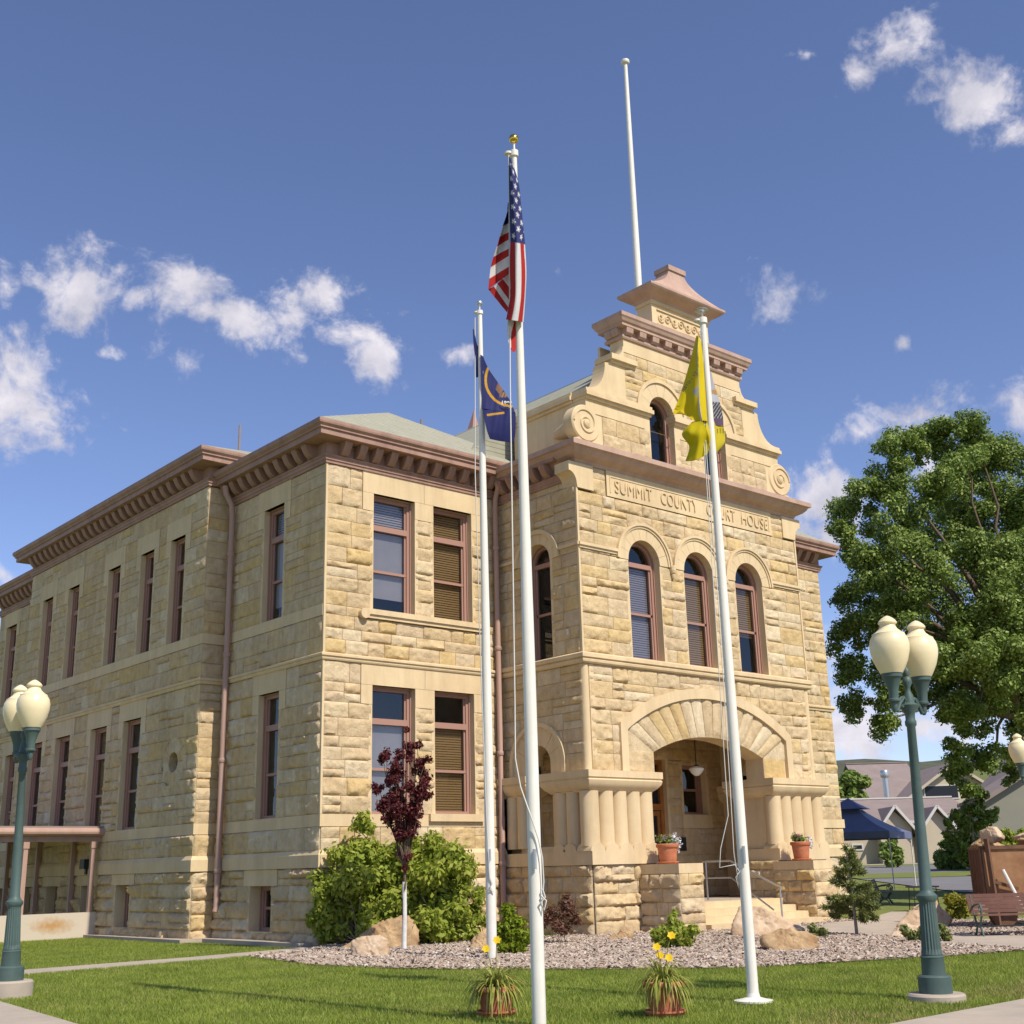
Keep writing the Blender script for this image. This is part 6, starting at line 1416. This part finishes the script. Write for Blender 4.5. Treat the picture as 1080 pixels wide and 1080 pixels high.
# background houses, aligned with the far road
def house(loc, w, dp, eave, ridge, label, wall='cream', roof='greyroof', axis='r', ov=.4, rot=0.0, name='house', cat='house', gable_window=False, wins=()):
    """w along r, dp away from the viewer"""
    t = thing(name, loc, label, cat); c_, s_ = math.cos(rot), math.sin(rot); R = RH*c_+FH*s_; F = -RH*s_+FH*c_
    P = lambda a, b, z: R*a+F*b+np.array([0, 0, z]); m = MB()
    if axis == 'r': V = [P(0,0,0),P(w,0,0),P(w,dp,0),P(0,dp,0),P(0,0,eave),P(w,0,eave),P(w,dp,eave),P(0,dp,eave),P(0,dp/2,ridge),P(w,dp/2,ridge)]; m.add(V, [(0,1,5,4),(2,3,7,6),(1,2,6,9,5),(3,0,4,8,7)])
    else: V = [P(0,0,0),P(w,0,0),P(w,dp,0),P(0,dp,0),P(0,0,eave),P(w,0,eave),P(w,dp,eave),P(0,dp,eave),P(w/2,0,ridge),P(w/2,dp,ridge)]; m.add(V, [(0,1,5,8,4),(1,2,6,5),(2,3,7,9,6),(3,0,4,7)])
    m.build('wall', wall, t); m = MB(); th = .14
    if axis == 'r':
        sl_ = (ridge-eave)/(dp/2)
        for b0, b1 in ((-ov, dp/2), (dp+ov, dp/2)): z0 = eave-sl_*ov; q = [P(-ov,b0,z0+.02),P(w+ov,b0,z0+.02),P(w+ov,b1,ridge+.02),P(-ov,b1,ridge+.02)]; m.hexa(q+[x+np.array([0,0,th]) for x in q])
    else:
        sl_ = (ridge-eave)/(w/2)
        for a0, a1 in ((-ov, w/2), (w+ov, w/2)): z0 = eave-sl_*ov; q = [P(a0,-ov,z0+.02),P(a1,-ov,ridge+.02),P(a1,dp+ov,ridge+.02),P(a0,dp+ov,z0+.02)]; m.hexa(q+[x+np.array([0,0,th]) for x in q])
    o = m.build('roof', roof, t); tr = MB()
    if axis == 'r': tr.bar(P(-ov,-ov,eave-sl_*ov+.05), P(w+ov,-ov,eave-sl_*ov+.05), .06, .2); tr.bar(P(-ov,dp/2,ridge+.22), P(w+ov,dp/2,ridge+.22), .25, .1)
    else:
        for a in (-ov, w+ov): tr.bar(P(a,-ov-.05,eave-sl_*ov+.02), P(w/2,-ov-.05,ridge+.02), .08, .22)
    tr.build('fascia', ('whitetrim' if axis == 'r' else 'cream') if wall != 'sage' else 'greyroof', o)
    for (a0, a1, z0, z1) in wins:
        k = MB(); k.hexa([P(a0,-.06,z0),P(a1,-.06,z0),P(a1,.05,z0),P(a0,.05,z0),P(a0,-.06,z1),P(a1,-.06,z1),P(a1,.05,z1),P(a0,.05,z1)]); wobj = k.build('window', 'whitetrim', t)
        k = MB(); e = .09; k.add([P(a0+e,-.065,z0+e),P(a1-e,-.065,z0+e),P(a1-e,-.065,z1-e),P(a0+e,-.065,z1-e)], [(0,1,2,3)]); k.build('pane', 'darkwin', wobj)
    return t
def hb(px, dep, py=None):
    p = at(px, 905, dep); p[2] = hgt(p[0], p[1]); return p
def zat(py, px, dep): return at(px, py, dep)[2]
D_ = 84.0; p0 = hb(850, D_); g0 = p0[2]
w_ = (at(1035, 905, D_)-at(850, 905, D_))@RH
t1 = house(p0, w_, 11, zat(867, 920, D_)-g0, zat(845, 945, D_+5.5)-g0, 'long low cream building with brown roof behind the canopy tent', wins=((at(899,900,D_)@RH-p0@RH, at(911,900,D_)@RH-p0@RH, zat(897,905,D_)-g0, zat(890,905,D_)-g0),))
for px in (941, 985):   # front gables of that building
    a = (at(px, 880, D_)-p0)@RH; e = zat(873, px, D_)-g0; r_ = zat(851, px, D_)-g0; hwid = 20*D_/FPX; m = MB(); P = lambda u, b, z: RH*u+FH*b+np.array([0, 0, z])
    m.add([P(a-hwid*.8,-.9,0),P(a+hwid*.8,-.9,0),P(a+hwid*.8,-.9,e),P(a,-.9,r_-.3),P(a-hwid*.8,-.9,e),P(a-hwid*.8,3,0),P(a+hwid*.8,3,0),P(a+hwid*.8,3,e),P(a,3,r_-.3),P(a-hwid*.8,3,e)], [(0,1,2,3,4),(1,6,7,2),(5,0,4,9)]); gobj = m.build('front_gable', 'cream', t1)
    m = MB()
    for s in (-1, 1): q = [P(a+s*hwid*1.1,-1.25,e-.45),P(a,-1.25,r_),P(a,5,r_),P(a+s*hwid*1.1,5,e-.45)]; m.hexa([x-np.array([0,0,.12]) for x in q]+q)
    m.build('gable_roof', 'greyroof', gobj); m = MB()
    for s in (-1, 1): m.bar(P(a+s*hwid*1.12,-1.3,e-.5), P(a,-1.3,r_+.02), .06, .17)
    m.build('gable_trim', 'whitetrim', gobj)
# upper house with big roof and triangular window
D2 = 108.0; p0 = hb(955, D2); g0 = p0[2]; w_ = (at(1075, 905, D2)-at(955, 905, D2))@RH
house(p0, w_, 16, zat(848, 960, D2)-g0, zat(806, 1015, D2)-g0, 'tall tan house with a steep grey brown gable roof above the low roofs', axis='f', ov=.6, wins=((2.2, 5.2, zat(843,985,D2)-g0, zat(828,985,D2)-g0),))
p0 = hb(925, 112); g0 = p0[2]; w_ = (at(985, 905, 112)-at(925, 905, 112))@RH
house(p0, w_, 12, zat(842, 940, 112)-g0, zat(806, 975, 118)-g0, 'grey brown roofed house behind the metal chimney pipe', wall='sage', wins=((.3, 1.5, zat(858,930,112)-g0, zat(845,930,112)-g0),))
p0 = hb(903, 135); g0 = p0[2]; w_ = (at(938, 905, 135)-at(903, 905, 135))@RH; t = thing('brick_building', p0, 'small red brick building with a white flat parapet in the far background', 'building')
P = lambda a, b, z: RH*a+FH*b+np.array([0, 0, z]); zt = zat(826, 920, 135)-g0; m = MB(); m.hexa([P(0,0,0),P(w_,0,0),P(w_,8,0),P(0,8,0),P(0,0,zt),P(w_,0,zt),P(w_,8,zt),P(0,8,zt)]); m.build('wall', 'brick', t)
m = MB(); m.hexa([P(-.3,-.3,zt),P(w_+.3,-.3,zt),P(w_+.3,8,zt),P(-.3,8,zt),P(-.3,-.3,zt+.5),P(w_+.3,-.3,zt+.5),P(w_+.3,8,zt+.5),P(-.3,8,zt+.5)]); m.build('parapet', 'whitetrim', t)
p0 = hb(942.5, 100); t = thing('chimney_pipe', p0, 'tall grey metal chimney pipe above the low roof', 'chimney pipe'); m = MB(); zt = zat(813, 942, 100)-p0[2]; m.tube([(0,0,0),(0,0,zt)], .22, 12); m.build('pipe', 'steel', t, smooth=50); m = MB(); m.lathe([(.3,0),(.34,.1),(.34,.5),(.3,.55)], (0,0,zt-.5), 14); m.build('cowl', 'steel', t, smooth=50)
D3 = 66.0; p0 = hb(1040, D3); g0 = p0[2]; w_ = (at(1180, 905, D3)-at(1040, 905, D3))@RH
house(p0, w_, 2.2, zat(846, 1050, D3)-g0, zat(806, 1110, D3)-g0, 'sage grey gabled house at the right edge behind the ore cart', wall='sage', axis='f', ov=.3)
D4 = 82.0; p0 = hb(1045, D4); g0 = p0[2]; w_ = (at(1200, 905, D4)-at(1045, 905, D4))@RH
house(p0, w_, 2.5, zat(842, 1050, D4)-g0, zat(775, 1110, D4)-g0, 'large tan building with pale roof edge behind the sage house', wall='cream', axis='f', ov=.5)
# trees and bushes beyond the road
def dtree(px, py, d, cl, n, sz, lm, label, seed, th=None, cat='tree', nm='tree', grp=None): 
    b = hb(px, d); return tree(nm, b, [pc(x, y, r, d) for x, y, r in cl], n, sz, lm, None if th is None else at(px, th, d), .12, 'bark', label, cat, grp, seed, shell=.5)
dtree(896, 900, 92, [(892,830,11),(902,828,11),(897,845,13),(908,842,8),(890,850,10),(898,820,8),(903,855,9),(880,840,12)], 9000, .42, 'leaf', 'round green tree just right of the courthouse corner, before the hills', 61, 880)
dtree(941, 910, 76, [(935,900,8),(946,900,9),(940,890,7),(932,893,5),(948,907,6),(938,908,7)], 5200, .25, 'leaf', 'round green bush standing against the low cream building', 62, cat='bush', nm='bush')
dtree(1008, 915, 70, [(995,905,10),(1008,903,11),(1020,905,10),(1030,906,8),(1000,912,8),(1015,912,9),(1003,892,8),(1020,893,7)], 9000, .25, 'leaf', 'row of green shrubs under the small thin tree', 63, cat='shrubs', nm='shrub')
dtree(1070, 915, 60, [(1050,888,9),(1065,882,9),(1080,884,10),(1095,885,12),(1072,895,10),(1056,897,8)], 8000, .2, 'lilacleaf', 'pale green bush behind the rusty ore cart', 64, cat='bush', nm='bush')
b = gz(1031, 946); d = dep_of(b)
tree('young_tree', b, [pc(x, y, r, d) for x, y, r in [(1022,850,13),(1008,858,9),(1040,862,12),(1020,875,15),(1003,880,8),(1045,880,8),(1030,890,13),(1012,893,10),(1000,868,6),(1048,860,7),(1020,905,9),(1035,842,8)]], 8000, .16, 'leaf', at(1024, 845, d), .07, 'palebark', 'thin young tree with sparse dark leaves and pale trunk behind the ore cart', seed=66, shell=.15)

# ================================================================== ground cover
def inpoly(P, poly):
    x, y = P[:, 0], P[:, 1]; c = np.zeros(len(P), bool); n = len(poly)
    for i in range(n):
        x0, y0 = poly[i][0], poly[i][1]; x1, y1 = poly[(i+1) % n][0], poly[(i+1) % n][1]
        k = ((y0 > y) != (y1 > y)); xi = (x1-x0)*(y-y0)/((y1-y0) if y1 != y0 else 1e-9)+x0; c ^= k & (x < xi)
    return c
def scatter(n, rng, x0, x1, y0, y1): return np.stack([rng.uniform(x0, x1, n), rng.uniform(y0, y1, n)], 1)
def px_of(P):
    d = np.concatenate([P, np.zeros((len(P), 1))], 1)-CAM; z = d@FWD; return 540+FPX*(d@RGT)/z, 540-FPX*(d@UPV)/z, z
def grass():
    rng = np.random.default_rng(17); P = scatter(1500000, rng, -13, 9, -19, 9.6)
    px, py, z = px_of(P); k = (z > 3) & (px > -40) & (px < 1120) & (py < 1110); P, zz = P[k], z[k]
    keep = np.ones(len(P), bool)
    for poly in (PVR, PVL, WALK, BED, PATH2, CURB): keep &= ~inpoly(P, poly)
    keep &= ~((P[:, 0] > -.6) & (P[:, 1] > -.6)) & ~((P[:, 1] > 9.4)) & ~((P[:, 0] > 5.5) & (P[:, 1] > -9.5))
    for b in (lr, ll): keep &= np.hypot(P[:, 0]-b[0], P[:, 1]-b[1]) > .29
    keep &= rng.random(len(P)) < np.clip(15/zz, .3, 1); P = P[keep]; n = len(P)
    pn = vnoise(P[:, 0]*1.1, P[:, 1]*1.1, 5)*.6+vnoise(P[:, 0]*3.1, P[:, 1]*3.1, 6)*.4
    a = PVR[0][:2]; dv = (PVR[1]-PVR[0])[:2]; dv = dv/np.linalg.norm(dv); de = np.abs((P-a)@np.array([-dv[1], dv[0]]))
    pd = np.clip(.85-de*.75, 0, .8)*np.clip((pn-.30)*5, 0, 1)+.10*(pn > .66); dry = rng.random(n) < pd+.03
    h = rng.uniform(.014, .032, n)*(.6+.8*pn); w = rng.uniform(.005, .009, n); an = rng.uniform(0, 2*math.pi, n); ln = rng.uniform(.3, 2.0, n)
    b = np.concatenate([P, np.full((n, 1), -.03)], 1); s = np.stack([np.cos(an), np.sin(an), np.zeros(n)], 1)*w[:, None]
    a2 = rng.uniform(0, 2*math.pi, n); l = np.stack([np.cos(a2)*ln*h, np.sin(a2)*ln*h, h+.03], 1)
    tri = np.stack([b-s, b+s, b+l], 1)
    tag(quads('grass', tri[~dry], 'blade', nv=3), kind='stuff'); tag(quads('dry_grass', tri[dry], MTdry, nv=3), kind='stuff')
MTdry = 'dryblade'; MT['dryblade'] = leafmat('dry_grass_blade', [(.36,.29,.11),(.46,.37,.15),(.30,.27,.09)], .3)
grass()
def chips():
    rng = np.random.default_rng(23); P = scatter(110000, rng, -3.5, 18, -14, .2); px, py, z = px_of(P); k = (z > 3) & (px < 1130) & inpoly(P, BED) & ~inpoly(P, PATH2); 
    k &= ~((P[:, 0] > 0) & (P[:, 1] > -.05)) & ~((P[:, 0] > 4.8) & (P[:, 0] < 13.2) & (P[:, 1] > -2.9))
    P = P[k]; z = z[k]; k = rng.random(len(P)) < np.clip(20/z, .3, 1); P = P[k]; n = len(P)
    L = rng.uniform(.018, .055, n); Wd = rng.uniform(.010, .026, n); H = rng.uniform(.005, .016, n); an = rng.uniform(0, 2*math.pi, n); ti = rng.normal(0, .35, n); ti2 = rng.normal(0, .35, n)
    u = np.stack([np.cos(an), np.sin(an), ti], 1)*L[:, None]; v = np.stack([-np.sin(an), np.cos(an), ti2], 1)*Wd[:, None]; w = np.stack([np.zeros(n), np.zeros(n), np.ones(n)], 1)*H[:, None]
    c = np.concatenate([P, (.010+rng.uniform(0, .022, n))[:, None]], 1)
    q = np.stack([c-u-v, c+u-v*.6, c+u*.8+v, c-u*.9+v*.8], 1); top = np.stack([c-u*.7-v*.7+w, c+u*.8-v*.4+w, c+u*.6+v*.7+w, c-u*.7+v*.6+w], 1)
    V = np.concatenate([q, top], 1).reshape(-1, 3); idx = np.array([[4,5,6,7],[0,1,5,4],[1,2,6,5],[2,3,7,6],[3,0,4,7]]); F = (np.arange(n)[:, None, None]*8+idx[None]).reshape(-1, 4)
    me = bpy.data.meshes.new('bark_chips'); me.vertices.add(len(V)); me.vertices.foreach_set('co', V.astype(np.float32).ravel()); me.loops.add(F.size); me.loops.foreach_set('vertex_index', F.astype(np.int32).ravel()); me.polygons.add(len(F)); me.polygons.foreach_set('loop_start', np.arange(len(F), dtype=np.int32)*4); me.update(calc_edges=True)
    me.polygons.foreach_set('use_smooth', np.zeros(len(F), bool)); me.materials.append(MT['chip']); o = bpy.data.objects.new('bark_chips', me); COL.objects.link(o); tag(o, kind='stuff')
chips()
